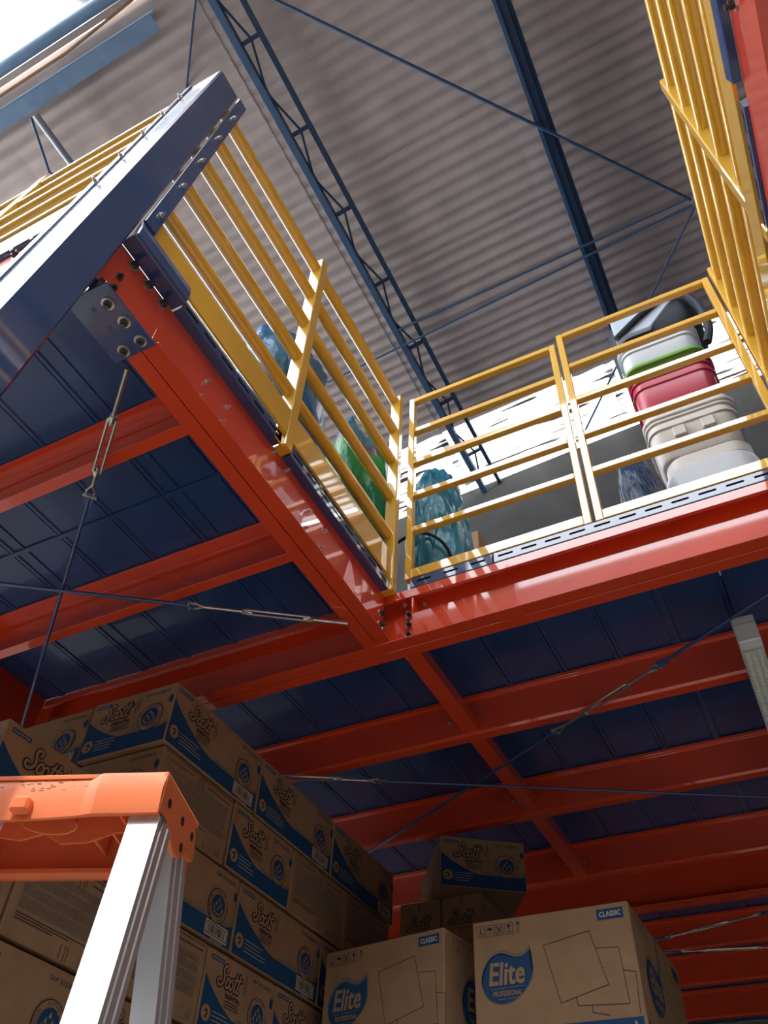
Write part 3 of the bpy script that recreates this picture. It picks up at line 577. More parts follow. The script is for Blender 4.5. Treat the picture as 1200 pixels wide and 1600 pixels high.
def scott_print(W, H, barcode=True):
    p = Print(); n = 16; top = []
    for i in range(n+1):
        x = i/n; v = 0.68-1.35*x+0.98*x*x if W < 0.4 else 0.72-1.55*x+1.15*x*x
        top.append((x*W, max(v, 0.27)*H))
    p.poly([(0.004, 0.003), (W-0.004, 0.003)]+[(min(max(u, 0.004), W-0.004), v) for u, v in reversed(top)], 'blue', 1)
    p.stroke([(u, v+0.006) for u, v in top[n//2:]], 0.006, 'grey', 2, False)
    h = 0.28*H; script_logo(p, W*0.16, H*0.59, h)
    p.rect(W*0.16+h*2.3, H*0.62, W*0.16+h*2.34, H*0.86, 'dark', 2); p.rect(W*0.16+h*2.48, H*0.64, W*0.16+h*2.52, H*0.9, 'dark', 2)
    p.text('ESSENTIAL', W*0.16+h*0.85, H*0.495, 0.055*H, 'dark', 2, bold=0.0008)
    p.lines(W*0.16+h*0.9, H*0.455, h*1.3, 3, 0.035*H, 0.012*H, 'dark', 2, 0.2)
    roundel(p, W-0.075 if W < 0.4 else W-0.085, H*0.47, 0.235*H)
    p.text('SAP 30228292', W-0.115, H*0.86, 0.05*H, 'dark', 2, width=0.095)
    p.rect(0.016, H*0.87, 0.075, H*0.925, 'blue', 2); p.text('Kimberly-Clark', 0.02, H*0.885, 0.028*H, 'pale', 3, width=0.05)
    p.disc(W*0.065 if W > 0.4 else W*0.09, H*0.22, 0.10*H, 'tan', 3); q = W*0.065 if W > 0.4 else W*0.09
    p.stroke(catmull([(q-0.006, H*0.24), (q+0.002, H*0.26), (q+0.004, H*0.21), (q-0.002, H*0.17)], 3), 0.005, 'dark', 4)
    p.lines(q+0.026, H*0.27, W*0.24, 4, 0.05*H, 0.008*H, 'pale', 3, 0.3)
    if barcode and W > 0.4:
        u0 = W-0.125; p.rect(u0, 0.045*H, W-0.02, 0.245*H, 'pale', 3); p.frame(u0+0.004, 0.065*H, W-0.024, 0.225*H, 0.0025, 'dark', 4)
        u = u0+0.012; rnd = random.Random(3)
        while u < W-0.036:
            wd = rnd.choice((0.001, 0.0018, 0.0028)); p.rect(u, 0.09*H, u+wd, 0.20*H, 'dark', 4); u += wd+rnd.choice((0.001, 0.0016, 0.0022))
        p.lines(u0+0.03, 0.022*H, 0.06, 1, 0.01, 0.008*H, 'pale', 3)
    p.poly([(W-0.012+0.008*math.cos(a), H*0.72+0.014*math.sin(a)) for a in [2*math.pi*k/12 for k in range(12)] if math.cos(a) < 1.1], 'blue', 2)
    return p.mesh('printing')
def text_print(W, H):
    p = Print(); rnd = random.Random(11)
    p.line((0.01, H*0.955), (W-0.01, H*0.955), 0.002, 'dark', 1)
    for i in range(2): p.rect(0.02, H*(0.89-0.04*i), W*(0.42-0.1*i), H*(0.90-0.04*i), 'dark', 1)
    p.rect(W*0.62, H*0.875, W*0.95, H*0.89, 'dark', 1)
    for k in (0, 0.012, 0.02): p.rect(W*0.5+k, H*0.78, W*0.5+k+0.002, H*0.95, 'dark', 1)
    for i in range(27):
        v = H*(0.79-0.0185*i)
        if i in (5, 12, 19): continue
        u = 0.022
        while u < W-0.03:
            q = min(rnd.uniform(0.01, 0.05), W-0.022-u); p.rect(u, v, u+q*0.9, v+H*0.010, 'grey', 1); u += q
    for i in range(3): p.rect(0.022, H*(0.255-0.03*i), W*(0.7-0.15*i), H*(0.265-0.03*i), 'dark', 1)
    for k in (0, 0.014, 0.022): p.rect(W*0.5+k, H*0.02, W*0.5+k+0.002, H*0.17, 'dark', 1)
    for k in range(3): p.stroke([(W*0.70+0.006*math.cos(a), H*(0.06+0.035*k)+0.006*math.sin(a)) for a in [math.radians(200+14*q) for q in range(11)]], 0.0015, 'dark', 1, False)
    p.frame(W*0.78, H*0.04, W*0.93, H*0.17, 0.0015, 'grey', 1); p.rect(W*0.87, H*0.05, W*0.925, H*0.12, 'grey', 1)
    return p.mesh('printing')
def elite_logo(p, u, v, w, h):
    def blob(k, dx=0, dy=0):
        P = [(0.98,0.92),(0.80,0.80),(0.62,0.82),(0.42,0.90),(0.2,0.82),(0.04,0.55),(0.03,0.30),(0.15,0.10),(0.40,0.0),(0.68,0.08),(0.90,0.28),(1.0,0.5),(0.98,0.92)]
        return [(u+dx+(0.5+(x-0.5)*k)*w, v+dy+(0.45+(y-0.45)*k)*h) for x, y in catmull(P, 4)][:-1]
    p.poly(blob(1.05, 0, 0.07*h), 'grey', 1); p.poly(blob(1.05), 'grey', 1); p.poly(blob(1.0), 'blue', 2)
    p.text('Elite', u+0.15*w, v+0.33*h, 0.42*h, 'tan', 4, width=0.68*w, shear=0.12, bold=0.003)
    p.line((u+0.18*w, v+0.265*h), (u+0.83*w, v+0.285*h), 0.0012, 'tan', 4)
    p.text('PROFESSIONAL', u+0.22*w, v+0.13*h, 0.095*h, 'tan', 4, width=0.56*w, shear=0.12, bold=0.0006)
    p.line((u+0.30*w, v+0.075*h), (u+0.70*w, v+0.09*h), 0.001, 'tan', 4)
def elite_front(W, H):
    p = Print()
    for i in range(4):
        u = 0.012+0.0285*i; p.frame(u, H-0.044, u+0.024, H-0.013, 0.0013, 'dark', 1)
    u = 0.012; p.rect(u+0.011, H-0.032, u+0.0135, H-0.019, 'dark', 1); p.rect(u+0.005, H-0.034, u+0.019, H-0.032, 'dark', 1); p.rect(u+0.003, H-0.039, u+0.021, H-0.0375, 'dark', 1)
    u = 0.0405; p.poly([(u+0.004, H-0.027)]+[(u+0.012+0.008*math.cos(a), H-0.027+0.008*math.sin(a)) for a in [math.pi-math.pi*k/8 for k in range(9)]], 'dark', 1); p.rect(u+0.0115, H-0.04, u+0.013, H-0.027, 'dark', 1)
    u = 0.069; p.rect(u+0.005, H-0.038, u+0.019, H-0.02, 'grey', 1); p.line((u+0.003, H-0.041), (u+0.021, H-0.016), 0.002, 'dark', 2); p.line((u+0.021, H-0.041), (u+0.003, H-0.016), 0.002, 'dark', 2)
    u = 0.0975; p.poly([(u+0.006, H-0.018), (u+0.018, H-0.018), (u+0.013, H-0.029), (u+0.011, H-0.029)], 'dark', 1); p.rect(u+0.0112, H-0.036, u+0.0128, H-0.028, 'dark', 1); p.rect(u+0.007, H-0.038, u+0.017, H-0.036, 'dark', 1)
    u = 0.131; p.line((u+0.006, H-0.044), (u+0.006, H-0.014), 0.0022, 'dark', 1); p.line((u, H-0.022), (u+0.006, H-0.013), 0.0022, 'dark', 1); p.line((u+0.012, H-0.022), (u+0.006, H-0.013), 0.0022, 'dark', 1)
    p.rect(W-0.088, H-0.041, W-0.016, H-0.014, 'blue', 1); p.text('CLASSIC', W-0.081, H-0.034, 0.013, 'pale', 2, width=0.058, bold=0.0007)
    elite_logo(p, 0.022, H-0.215, 0.145, 0.135)
    def sheet(pts, hide=None):
        for a, b in zip(pts, pts[1:]): p.line(a, b, 0.0017, 'dark', 1)
    A = [(0.205, H-0.085), (0.335, H-0.063), (0.368, H-0.197), (0.238, H-0.228), (0.205, H-0.085)]; sheet(A)
    sheet([(0.346, H-0.108), (0.408, H-0.113), (0.414, H-0.245), (0.282, H-0.238), (0.280, H-0.218)])
    sheet([(0.411, H-0.168), (0.442, H-0.175), (0.436, H-0.27)]); sheet([(0.318, H-0.24), (0.318, H-0.256), (0.36, H-0.266)])
    p.rect(0.006, 0.006, 0.188, H-0.275, 'blue', 1); p.rect(0.192, 0.006, W-0.008, H-0.275, 'blue', 1)
    p.text('600', 0.27, H-0.325, 0.03, 'pale', 2, bold=0.001); p.text('9', W-0.032, H-0.296, 0.013, 'pale', 2)
    return p.mesh('printing')
def elite_side(W, H):
    p = Print(); elite_logo(p, 0.09, H-0.235, 0.17, 0.145)
    for i in range(4): p.frame(0.05+0.03*i, H-0.045, 0.074+0.03*i, H-0.014, 0.0014, 'dark', 1)
    p.rect(W*0.47, H-0.09, W*0.49+0.012, H-0.004, 'grey', 1)
    p.rect(W-0.10, H-0.05, W-0.03, H-0.018, 'blue', 1); p.lines(W*0.55, H-0.13, 0.12, 1, 0.02, 0.0015, 'dark', 1)
    p.rect(0.008, 0.006, W-0.008, 0.10, 'blue', 1); p.lines(W*0.5, H*0.42, 0.1, 1, 0.01, 0.0015, 'dark', 1)
    return p.mesh('printing')
def small_print(W, H):
    p = Print(); script_logo(p, W*0.17, H-0.105, 0.05); p.rect(W*0.48, H-0.035, W*0.5, H-0.006, 'dark', 1); p.rect(W*0.56, H-0.035, W*0.57, H-0.01, 'dark', 1)
    p.text('ESSENTIAL', W*0.42, H-0.125, 0.008, 'dark', 1); p.rect(0.006, 0.006, W-0.006, H*0.5, 'blue', 1); return p.mesh('printing')
BODY = {}
def body(w, d, h):
    k = (round(w, 3), round(d, 3), round(h, 3))
    if k not in BODY:
        b = MB(); b.box(0, w, 0, d, 0, h, 0); BODY[k] = b.mesh('body', [CARD], bevel=0.003)
        f = MB(); e = 0.0006
        f.box(0.004, w-0.004, d/2-0.002, d/2+0.002, -e, 0.001); f.box(0.004, w-0.004, d/2-0.002, d/2+0.002, h-0.001, h+e); BODY[k+('f',)] = f.mesh('flap_seam', [CARDD])
    return BODY[k], BODY[k+('f',)]
PR = {}
def pr(kind, W, H):
    k = (kind, round(W, 3), round(H, 3))
    if k not in PR: PR[k] = {'scott': scott_print, 'text': text_print, 'elite': elite_front, 'eside': elite_side, 'small': small_print}[kind](W, H)
    return PR[k]
def carton(x0, y0, z0, w, d, h, label, front=None, right=None, group=None, rot=None, name='carton'):
    """carton with its low front left corner at x0, y0, z0; front = print facing the lens side (-y), right = print facing +x"""
    t = thing(name, (x0, y0, z0), label, 'carton', group, rot)
    bm_, fm = body(w, d, h); link('body', bm_, t); link('flap_seam', fm, t)
    if front: link('printing', pr(front, w, h), t, (0, 0, 0), (math.pi/2, 0, 0))
    if right: link('printing', pr(right, d, h), t, (w, 0, 0), (math.pi/2, 0, math.pi/2))
    return t
FX = -1.5; BH = 0.195; LG, SH = 0.464, 0.338
RT = (1.40, 1.198, 0.993, 0.788, 0.583)
def wall_carton(row, y0, y1, right, label, depth=None, front=None, dx=0.0, group=None):
    d = y1-y0; wdt = depth or (0.32 if d > 0.4 else LG)
    return carton(FX-wdt+dx, y0, RT[row]-BH, wdt, d, BH, label, front, right, group)
wall_carton(0, 1.497, 1.957, 'scott', 'printed carton with blue wave on top of the wall, nearest corner one', front='scott')
wall_carton(0, 1.963, 2.438, 'scott', 'printed carton on top of the wall, second along from the near corner')
wall_carton(0, 2.446, 2.930, 'scott', 'printed carton at the far end of the top row of the wall')
carton(-1.825-0.47, 1.50, RT[0]-BH-0.003, 0.47, 0.32, BH, 'half hidden printed carton left of the topmost corner carton', 'scott', None)
wall_carton(1, 1.512, 1.857, 'text', 'carton with close lines of text below the topmost corner carton', front='scott', dx=-0.004)
wall_carton(1, 1.863, 2.203, 'scott', 'carton with blue wave between two text cartons, second row')
wall_carton(1, 2.208, 2.556, 'text', 'text covered carton right of the second row blue wave carton')
wall_carton(1, 2.562, 2.905, 'text', 'text covered carton at the far end of the second row, in shadow')
carton(-2.29, 1.52, RT[1]-BH, 0.315, 0.32, BH, 'plain carton hidden behind the near corner of the second row', None, None)
wall_carton(2, 1.02, 1.486, 'scott', 'near carton at the picture edge behind the orange ladder top', front='scott', dx=-0.002)
wall_carton(2, 1.492, 1.948, 'scott', 'third row carton with roundel and barcode right of the ladder rail')
wall_carton(2, 1.954, 2.424, 'scott', 'third row carton with blue wave left of the left big carton')
wall_carton(2, 2.430, 2.90, 'scott', 'third row carton mostly hidden behind the left big carton')
carton(-2.29, 1.50, RT[2]-BH, 0.465, 0.32, BH, 'plain carton buried behind the third row corner', None, None)
wall_carton(3, 0.845, 1.183, 'text', 'fourth row carton at the picture edge under the ladder top')
wall_carton(3, 1.19, 1.528, 'text', 'text covered carton seen left of the front ladder rail')
wall_carton(3, 1.533, 1.855, 'text', 'text covered carton seen right of the rear ladder rail')
wall_carton(3, 1.862, 2.193, 'scott', 'fourth row printed carton low in the picture, right of the ladder')
wall_carton(3, 2.198, 2.536, 'scott', 'fourth row printed carton half behind the left big carton')
wall_carton(3, 2.542, 2.88, 'text', 'fourth row carton hidden behind the left big carton')
wall_carton(4, 1.0, 1.470, 'scott', 'carton with large roundel at the bottom left picture edge')
wall_carton(4, 1.477, 1.947, 'scott', 'fifth row printed carton showing between the two ladder rails')
wall_carton(4, 1.953, 2.42, 'scott', 'fifth row printed carton at the lower frame edge')
wall_carton(4, 2.427, 2.89, 'scott', 'fifth row carton behind the left big carton')
z = RT[4]-BH-0.006
for r in range(9):
    hh = 0.2; z -= hh
    if z < -1.42: break
    for y0 in (0.93, 1.43, 1.93, 2.43):
        carton(FX-0.47, y0, max(z, -1.42), 0.465, 0.47, hh-0.002, 'brown carton in the lower courses of the carton wall below the frame', None, 'scott', 'lower cartons of the wall')
    for y0 in (1.5,):
        carton(FX-0.47-0.33, y0, max(z, -1.42), 0.32, 0.32, hh-0.002, 'brown carton in the lower courses of the carton wall below the frame', None, None, 'lower cartons of the wall')
z0_ = z
for row in (3, 4): carton(-2.29, 1.5, RT[row]-BH, 0.32, 0.32, BH, 'brown carton in the lower courses of the carton wall below the frame', None, None, 'lower cartons of the wall')

# big cartons
EH = 0.385
def estack(x, y, top, w, d, front, side, label, rz=0.0):
    carton(x, y, top-EH, w, d, EH, label, front, side, None, (0, 0, rz), 'large_carton')
    zz = top-EH
    while zz-EH >= -1.43:
        zz -= EH+0.002; carton(x, y, max(zz, -1.42), w, d, EH, 'large carton in the lower courses under the two big front cartons', front, side, 'lower large cartons', (0, 0, rz), 'large_carton')
    return zz
estack(-0.918, 2.30, 0.92, 0.45, 0.57, 'elite', 'eside', 'right one of two big cartons with blue drop logo and outlined sheets')
estack(-1.437, 2.365, 0.92, 0.437, 0.50, 'elite', 'eside', 'left one of two big cartons with blue drop logo, against the carton wall', -0.16)
zz = 0.90
while zz-EH >= -1.43:
    zz -= EH+0.0012; carton(-1.495, 2.98, max(zz, -1.42), 0.55, 0.40, EH, 'large carton standing unseen behind the two big front cartons', None, None, 'hidden large cartons', None, 'large_carton')
carton(-1.494, 2.985, 0.90, 0.172, 0.3, 0.402, 'small shadowed carton under the angled one, left of the pair', 'small', None)
carton(-1.316, 2.985, 0.90, 0.166, 0.3, 0.4035, 'small shadowed carton under the angled one, right of the pair', 'small', None)
carton(-1.272, 2.875, 1.3045, SH, LG, BH, 'printed carton set at an angle on top behind the two big cartons', 'scott', None, None, (0, 0, math.radians(33.9)))

# ================================================================ LADDER
lu = Vector((math.cos(math.radians(20.3)), math.sin(math.radians(20.3)), 0)); lv = Vector((-lu.y, lu.x, 0)); LO = Vector((-0.769, 0.796, 0.581))
def LP(u, v, z): return LO+lu*u+lv*v+Vector((0, 0, z))
t = thing('step_ladder', (-0.95, 0.80, -1.42), 'step ladder with orange plastic top and bright aluminium rails', 'ladder')
b = MB(); W_ = -0.46
# top cap: top sheet, bowed front skirt, rear skirt, end skirts, ribs
def lbox(b, u0, u1, v0, v1, z0, z1, mi=0):
    p = [LP(u, v, z) for z in (z0, z1) for u, v in ((u0, v0), (u1, v0), (u1, v1), (u0, v1))]
    return b.add(p, [(3,2,1,0),(4,5,6,7),(0,1,5,4),(1,2,6,5),(2,3,7,6),(3,0,4,7)], mi)
lbox(b, W_, 0, 0, 0.155, -0.006, 0)
n = 24; fr = []
for i in range(n+1):
    u = W_+(0-W_)*i/n; rec = 0.006 if -0.30 < u < -0.113 else 0.0; dp = -0.062-0.006*math.sin(max(0, min(1, (u+0.35)/0.25))*math.pi)
    fr.append((u, rec, dp))
for (u0, r0, d0), (u1, r1, d1) in zip(fr, fr[1:]):
    mid = 0.45
    vs = [LP(u0, -0.002+r0, -0.0), LP(u1, -0.002+r1, -0.0), LP(u1, -0.010+r1, d1*mid), LP(u0, -0.010+r0, d0*mid), LP(u1, -0.006+r1*0.5, d1), LP(u0, -0.006+r0*0.5, d0), LP(u1, 0.004, d1), LP(u0, 0.004, d0), LP(u0, 0.006, -0.006), LP(u1, 0.006, -0.006)]
    b.add(vs, [(0, 1, 2, 3), (3, 2, 4, 5), (5, 4, 6, 7), (7, 6, 9, 8)])
lbox(b, W_, -0.004, 0.150, 0.156, -0.085, -0.004)
lbox(b, W_, -0.02, 0.128, 0.156, -0.085, -0.078)
part(t, 'top_cap', b, LADO, 0.0)
b = MB()
wv = [(-0.46, -0.05), (-0.30, -0.05), (-0.235, -0.060), (-0.20, -0.050), (-0.17, -0.066), (-0.13, -0.064), (-0.09, -0.050), (-0.02, -0.056)]
for (ua, za), (ub, zb2) in zip(wv, wv[1:]):
    p = [LP(u, v, z) for v in (0.075, 0.079) for u, z in ((ua, -0.006), (ub, -0.006), (ub, zb2), (ua, za))]; b.add(p, [(0, 1, 2, 3), (7, 6, 5, 4), (2, 6, 7, 3)])
for u in (-0.40, -0.31, -0.135, -0.10): lbox(b, u, u+0.004, 0.079, 0.15, -0.05, -0.006)
lbox(b, -0.075, -0.071, 0.01, 0.075, -0.045, -0.006)
for k in range(8):
    a0, a1 = math.pi*k/8, math.pi*(k+1)/8
    p = [LP(-0.165+0.042*math.cos(a), 0.01+0.035*math.sin(a), zq) for a in (a0, a1) for zq in (-0.066, -0.006)]; q = [v+lv*0.004 for v in p]
    b.add(p+q, [(0, 1, 3, 2), (4, 6, 7, 5), (0, 2, 6, 4), (1, 5, 7, 3)])
part(t, 'underside_ribs', b, LADO)
# end flap with its curved lower outline, 6 mm thick
prof = [(-0.004, 0.0), (0.139, -0.001), (0.159, -0.038), (0.158, -0.058), (0.144, -0.062), (0.126, -0.0605), (0.115, -0.070), (0.100, -0.078), (0.080, -0.081), (0.066, -0.077), (0.055, -0.068), (0.038, -0.0595), (0.0165, -0.0560), (-0.004, -0.060)]
vs = [LP(0.001, v, z) for v, z in prof]+[LP(-0.006, v, z) for v, z in prof]; k = len(prof)
b = MB(); b.add(vs, [tuple(range(k)), tuple(range(2*k-1, k-1, -1))]+[(i, (i+1) % k, (i+1) % k+k, i+k) for i in range(k)])
part(t, 'end_flap', b, LADO, 0.0015)
for v, z in ((0.024, -0.034), (0.085, -0.030), (0.134, -0.030), (0.101, -0.062)):
    part(t, 'flap_hole', MB().tube([LP(0.0015, v, z), LP(-0.004, v, z)], 0.0068, 12), DKSTEEL)
b = MB(); lbox(b, -0.212, -0.184, -0.020, -0.002, -0.062, -0.040); part(t, 'tool_hook', b, LADO, 0.004)
b = MB(); lbox(b, -0.265, -0.226, 0.006, 0.010, -0.078, -0.062); part(t, 'maker_badge', b, ALU, 0.002)
b = MB(); rnd = random.Random(5)
for i in range(40):
    u = rnd.gauss(-0.185, 0.032); z = rnd.uniform(-0.026, -0.004); l = rnd.uniform(0.001, 0.007)
    vv = -0.002+0.006-0.008*(-z/0.030)-0.0004; lbox(b, u, u+l, vv, vv+0.002, z, z+0.0008)
part(t, 'scuff_marks', b, INKG, kind='stuff')
# rails: channel section with grooves on the outer web
def rail(u0, v0, u1, v1, zt, zb, wf, wd, name):
    """front flange width wf along u, web depth wd along v, from z offset zt down to zb"""
    a = LP(u0, v0, zt); e = LP(u1, v1, zb); 
    prof = [(0, 0), (wf, 0), (wf, 0.2*wd), (wf-0.002, 0.23*wd), (wf-0.002, 0.30*wd), (wf, 0.33*wd), (wf, 0.62*wd), (wf-0.002, 0.65*wd), (wf-0.002, 0.72*wd), (wf, 0.75*wd), (wf, wd), (0, wd), (0, wd-0.004), (wf-0.005, wd-0.004), (wf-0.005, 0.004), (0, 0.004)]
    b = MB(); n = len(prof); vs = [a+lu*p+lv*q for p, q in prof]+[e+lu*p+lv*q for p, q in prof]
    b.add(vs, [tuple(range(n)), tuple(range(2*n-1, n-1, -1))]+[(i, i+n, (i+1) % n+n, (i+1) % n) for i in range(n)])
    return part(t, name, b, ALU, 0.0)
H_ = 1.42+0.581
rail(-0.043, 0.005, 0.06, -0.42, -0.058, -H_, 0.043, 0.052, 'front_rail')
rail(-0.42, 0.005, -0.46, -0.42, -0.058, -H_, 0.040, 0.052, 'front_rail')
rail(-0.040, 0.085, 0.08, 0.46, -0.05, -H_, 0.034, 0.066, 'rear_rail')
rail(-0.47, 0.085, -0.50, 0.46, -0.05, -H_, 0.034, 0.066, 'rear_rail')
b = MB(); lbox(b, -0.0432, 0.0002, 0.0025, 0.03, -0.078, -0.056); part(t, 'rail_sleeve', b, ZINC)
for k in range(1, 7):
    f = k/7; zz = -0.05-f*(H_-0.05); b = MB(); lbox(b, -0.40-0.04*f, -0.03-0.01*f, 0.03-0.43*f, 0.11-0.43*f, zz-0.02, zz); part(t, 'tread', b, ALU, 0.002)

# ================================================================ THINGS ON THE DECK
def bag(name, c, r, mt, label, seed, amp=0.16, cat='sack', squash=1.0):
    bm = bmesh.new(); bmesh.ops.create_icosphere(bm, subdivisions=5, radius=1.0)
    off = Vector((seed*3.1, seed*1.7, seed*0.9))
    for v in bm.verts:
        p = v.co.normalized(); d = 1+amp*noise.noise(p*1.6+off)*1.6+amp*0.40*(abs(noise.noise(p*4.2+off))-0.2)*1.5+amp*0.16*(abs(noise.noise(p*9+off*2))-0.2)
        q = p*d; zz = q.z
        if zz < -0.62: zz = -0.62+(zz+0.62)*0.12
        if zz > 0.7: s = 1-min(0.4, (zz-0.7)*0.7); q.x *= s; q.y *= s
        v.co = Vector((q.x*r[0], q.y*r[1], zz*r[2]))
    zmin = min(v.co.z for v in bm.verts)
    me = bpy.data.meshes.new(name); 
    for v in bm.verts: v.co.z -= zmin
    bm.to_mesh(me); bm.free(); me.materials.append(mt); me.polygons.foreach_set('use_smooth', [True]*len(me.polygons))
    o = link(name, me, None, (c[0], c[1], DT+ZC)); return tag(o, label, cat)
F_BLUE = film('blue_film', ((0.0, (0.01, 0.08, 0.26)), (0.55, (0.02, 0.14, 0.40)), (0.75, (0.045, 0.22, 0.50)), (1.0, (0.01, 0.07, 0.24))))
F_MULTI = film('clear_film_over_coloured_cloth', ((0.15, (0.01, 0.03, 0.09)), (0.5, (0.008, 0.17, 0.10)), (0.85, (0.010, 0.27, 0.05)), (0.97, (0.16, 0.04, 0.14)), (1.15, (0.05, 0.18, 0.27))))
F_TEAL = film('teal_film', ((0.1, (0.025, 0.16, 0.24)), (0.5, (0.04, 0.23, 0.32)), (1.0, (0.02, 0.17, 0.26))))
F_NAVY = film('navy_film', ((0.1, (0.01, 0.03, 0.08)), (1.0, (0.02, 0.06, 0.15))))
bag('plastic_sack', (-1.17, 1.29), (0.155, 0.23, 0.57), F_BLUE, 'tall blue plastic sack behind the left railing', 1)
bag('plastic_sack', (-1.16, 1.78), (0.15, 0.17, 0.58), F_MULTI, 'clear sack of green and purple goods behind the left railing', 2.3)
bag('plastic_sack', (-1.045, 1.53), (0.06, 0.06, 0.17), F_NAVY, 'small dark navy plastic sack below the green and purple one', 3.7)
bag('plastic_sack', (-0.90, 2.06), (0.125, 0.13, 0.52), F_TEAL, 'teal plastic sack behind the inner corner of the railing', 4.4)
bag('plastic_sack', (-0.13, 2.11), (0.085, 0.08, 0.37), F_NAVY, 'low dark navy sack beside the bottom tub', 5.2)
b = MB().tube(catmull([(-1.02, 1.93, 2.17), (-0.93, 1.91, 2.17), (-0.85, 1.915, 2.12), (-0.80, 1.93, 2.02), (-0.78, 1.95, 1.81)], 4), 0.006, 8)
single('cable', b, BLACK, (-0.9, 1.93, 1.81), 'black cable hanging across the teal sack', 'cable')
def plaincarton(x, y, z, w, d, h, label, txt=None, name='carton'):
    t = carton(x, y, z, w, d, h, label, None, None, None, None, name)
    if txt:
        p = Print(); p.text(txt, w-0.11, h-0.045, 0.025, 'dark', 1, bold=0.001); link('printing', p.mesh('printing'), t, (0, 0, 0), (math.pi/2, 0, 0))
    return t
plaincarton(-1.12, 2.30, DT, 0.30, 0.40, 0.36, 'brown carton under another, behind the teal sack')
plaincarton(-1.12, 2.30, DT+0.362, 0.297, 0.40, 0.345, 'brown lettered carton top edge beside the teal sack', 'CO')
plaincarton(-0.76, 2.45, DT, 0.22, 0.30, 0.70, 'brown carton whose top just clears the bottom rail')
# tubs
def rrect(w, d, r, z, cx, cy, n=6):
    out = []
    for k, (sx, sy) in enumerate(((1, 1), (-1, 1), (-1, -1), (1, -1))):
        for i in range(n+1):
            a = math.pi/2*(k+i/n); out.append((cx+sx*(w/2-r)+r*math.cos(a), cy+sy*(d/2-r)+r*math.sin(a), z))
    return out
def tub(cx, cy, z0, w, d, h, body_m, lid_m, label, lid_h=0.05, handle=True, smooth=False, flare=0.9):
    t = thing('tub', (cx, cy, z0), label, 'tub', None)
    if smooth:
        b = MB(); b.loft([rrect(w*s, d*s, 0.09*s, z0+z, cx, cy) for s, z in ((0.90, 0), (0.93, 0.01), (0.97, h*0.5), (1.0, h*0.80), (0.985, h*0.88), (0.94, h*0.945), (0.85, h*0.985), (0.7, h))]); part(t, 'shell', b, body_m, smooth=0.9)
        b = MB(); b.loft([rrect(w*s, d*s, 0.085*s, z0+z, cx+0.004, cy) for s, z in ((0.78, h-0.03), (0.90, h-0.02), (0.90, h+0.03), (0.86, h+0.035))]); part(t, 'lid', b, lid_m, smooth=0.6)
        for s in (-1, 1):
            for k in (0.35, 0.62): part(t, 'side_clip', MB().box(cx+s*w*0.5-0.006, cx+s*w*0.5+0.008, cy-d*0.42, cy-d*0.36, z0+h*k, z0+h*k+0.05), body_m, 0.002)
        return t
    b = MB(); prof = [(flare-0.03, 0.0), (flare, 0.008), (0.955, h*0.62), (0.965, h*0.66), (1.0, h*0.67), (1.0, h*0.72), (0.975, h*0.73), (0.98, h*0.84), (1.02, h*0.85), (1.02, h*0.885), (0.985, h*0.89), (0.985, h)]
    b.loft([rrect(w*s, d*s, 0.06*s, z0+z, cx, cy) for s, z in prof]); part(t, 'bucket', b, body_m, smooth=0.6)
    b = MB(); z1 = z0+h+0.0005
    b.loft([rrect(w*s, d*s, 0.06*s, z1+z, cx, cy) for s, z in ((1.03, -0.018), (1.045, -0.015), (1.045, 0.0), (1.02, 0.006), (1.0, 0.007), (0.985, lid_h-0.006), (0.96, lid_h), (0.3, lid_h))]); part(t, 'lid', b, lid_m, smooth=0.6)
    if handle:
        b = MB(); q = w*0.53
        pts = [(cx-q, cy, z0+h*0.8), (cx-q, cy-d*0.3, z0+h*0.62), (cx-q*0.8, cy-d*0.54, z0+h*0.5), (cx, cy-d*0.57, z0+h*0.47), (cx+q*0.8, cy-d*0.54, z0+h*0.5), (cx+q, cy-d*0.3, z0+h*0.62), (cx+q, cy, z0+h*0.8)]
        b.tube(catmull(pts, 3), 0.004, 8); bh_ = part(t, 'bail_handle', b, ZINC)
        part(t, 'grip', MB().tube([(cx-0.05, cy-d*0.575, z0+h*0.47), (cx+0.05, cy-d*0.575, z0+h*0.47)], 0.009, 10), body_m, sub=bh_)
    if body_m is TUBB:
        for q in (-0.07, 0.035): part(t, 'grip_block', MB().box(cx+q, cx+q+0.05, cy-d*0.525, cy-d*0.47, z0+h*0.36, z0+h*0.60), body_m, 0.004)
    for s in (-1, 1): part(t, 'latch', MB().box(cx+s*w*0.51-0.006, cx+s*w*0.51+0.006, cy-0.03, cy+0.03, z0+h*0.80, z0+h+0.01), body_m, 0.002)
    return t
TY = 2.30
tub(0.122, TY, DT, 0.345, 0.32, 0.562, TUBW, TUBB, 'tall smooth white tub at the bottom of the tub stack', 0.035, False, True)
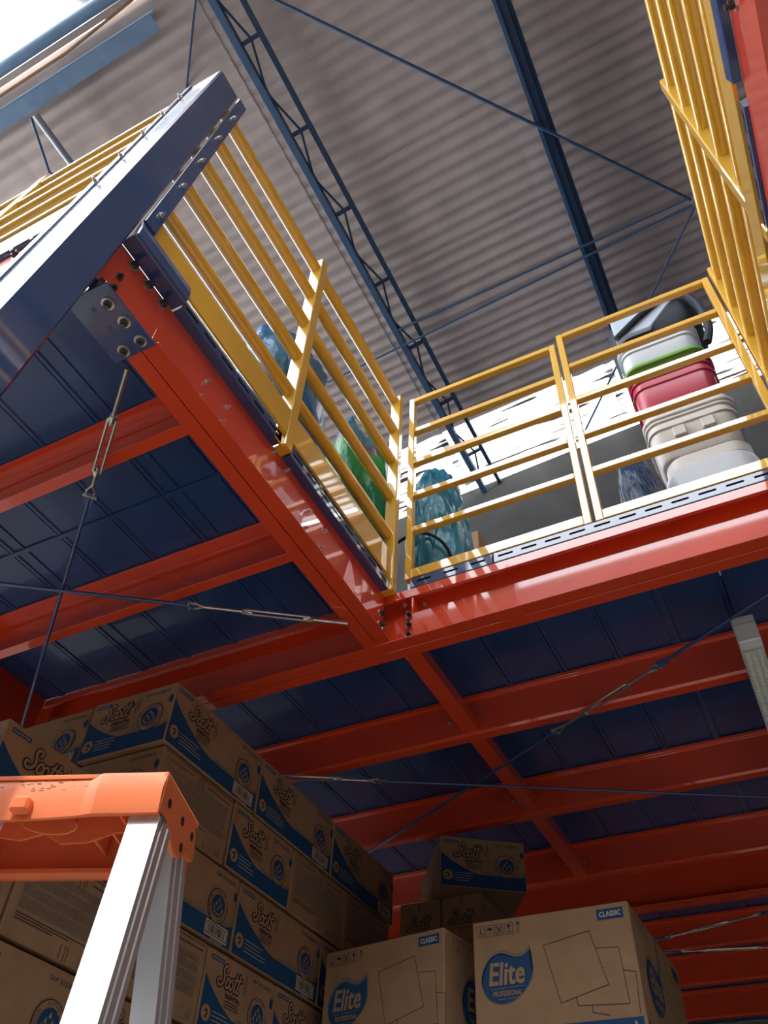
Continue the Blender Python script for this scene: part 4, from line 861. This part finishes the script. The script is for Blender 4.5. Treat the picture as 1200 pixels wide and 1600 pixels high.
tub(0.112, TY, DT+0.602, 0.34, 0.32, 0.235, TUBB, TUBB, 'beige tub with moulded grips, second from the bottom of the stack', 0.035, False)
tub(0.105, TY, DT+0.875, 0.335, 0.32, 0.255, TUBR, TUBR, 'crimson ribbed tub in the middle of the stack', 0.03, False)
tub(0.102, TY, DT+1.163, 0.33, 0.31, 0.05, TUBG, TUBG, 'shallow green tray between crimson and white tubs', 0.015, False)
tub(0.10, TY, DT+1.231, 0.335, 0.32, 0.14, TUBW, TUBW, 'white lidded tub above the green tray', 0.03, False)
t = thing('folded_bag', (0.11, TY, DT+1.403), 'navy bag with a pale blue panel on top of the tub stack', 'bag')
zb_ = DT+1.403
b = MB(); b.loft([rrect(0.40*s, 0.34*s, 0.10*s, zb_+z, 0.11, TY) for s, z in ((0.86, 0), (1.0, 0.05), (1.02, 0.14), (0.96, 0.21), (0.78, 0.26), (0.3, 0.27))]); part(t, 'body', b, SACKN, smooth=0.9)
b = MB(); b.add([(-0.055, TY-0.178, zb_+0.03), (0.10, TY-0.178, zb_+0.03), (0.24, TY-0.176, zb_+0.20), (0.10, TY-0.176, zb_+0.215), (-0.055, TY-0.176, zb_+0.19),
                 (-0.055, TY-0.10, zb_+0.03), (0.10, TY-0.10, zb_+0.03), (0.24, TY-0.10, zb_+0.20), (0.10, TY-0.10, zb_+0.215), (-0.055, TY-0.10, zb_+0.19)],
                [(0,1,2,3,4), (9,8,7,6,5), (0,5,6,1), (1,6,7,2), (2,7,8,3), (3,8,9,4), (4,9,5,0)]); part(t, 'pale_panel', b, SACKL, 0.004)
b = MB().tube(catmull([(-0.05, TY-0.186, zb_+0.02), (0.06, TY-0.19, zb_+0.11), (0.2, TY-0.185, zb_+0.215)], 4), 0.014, 8); part(t, 'strap', b, SACKN)
b = MB().tube(catmull([(0.27, TY-0.17, zb_+0.22), (0.31, TY-0.19, zb_+0.05), (0.315, TY-0.18, zb_-0.12), (0.285, TY-0.17, zb_-0.22)], 4), 0.018, 8); part(t, 'side_strap', b, SACKN)
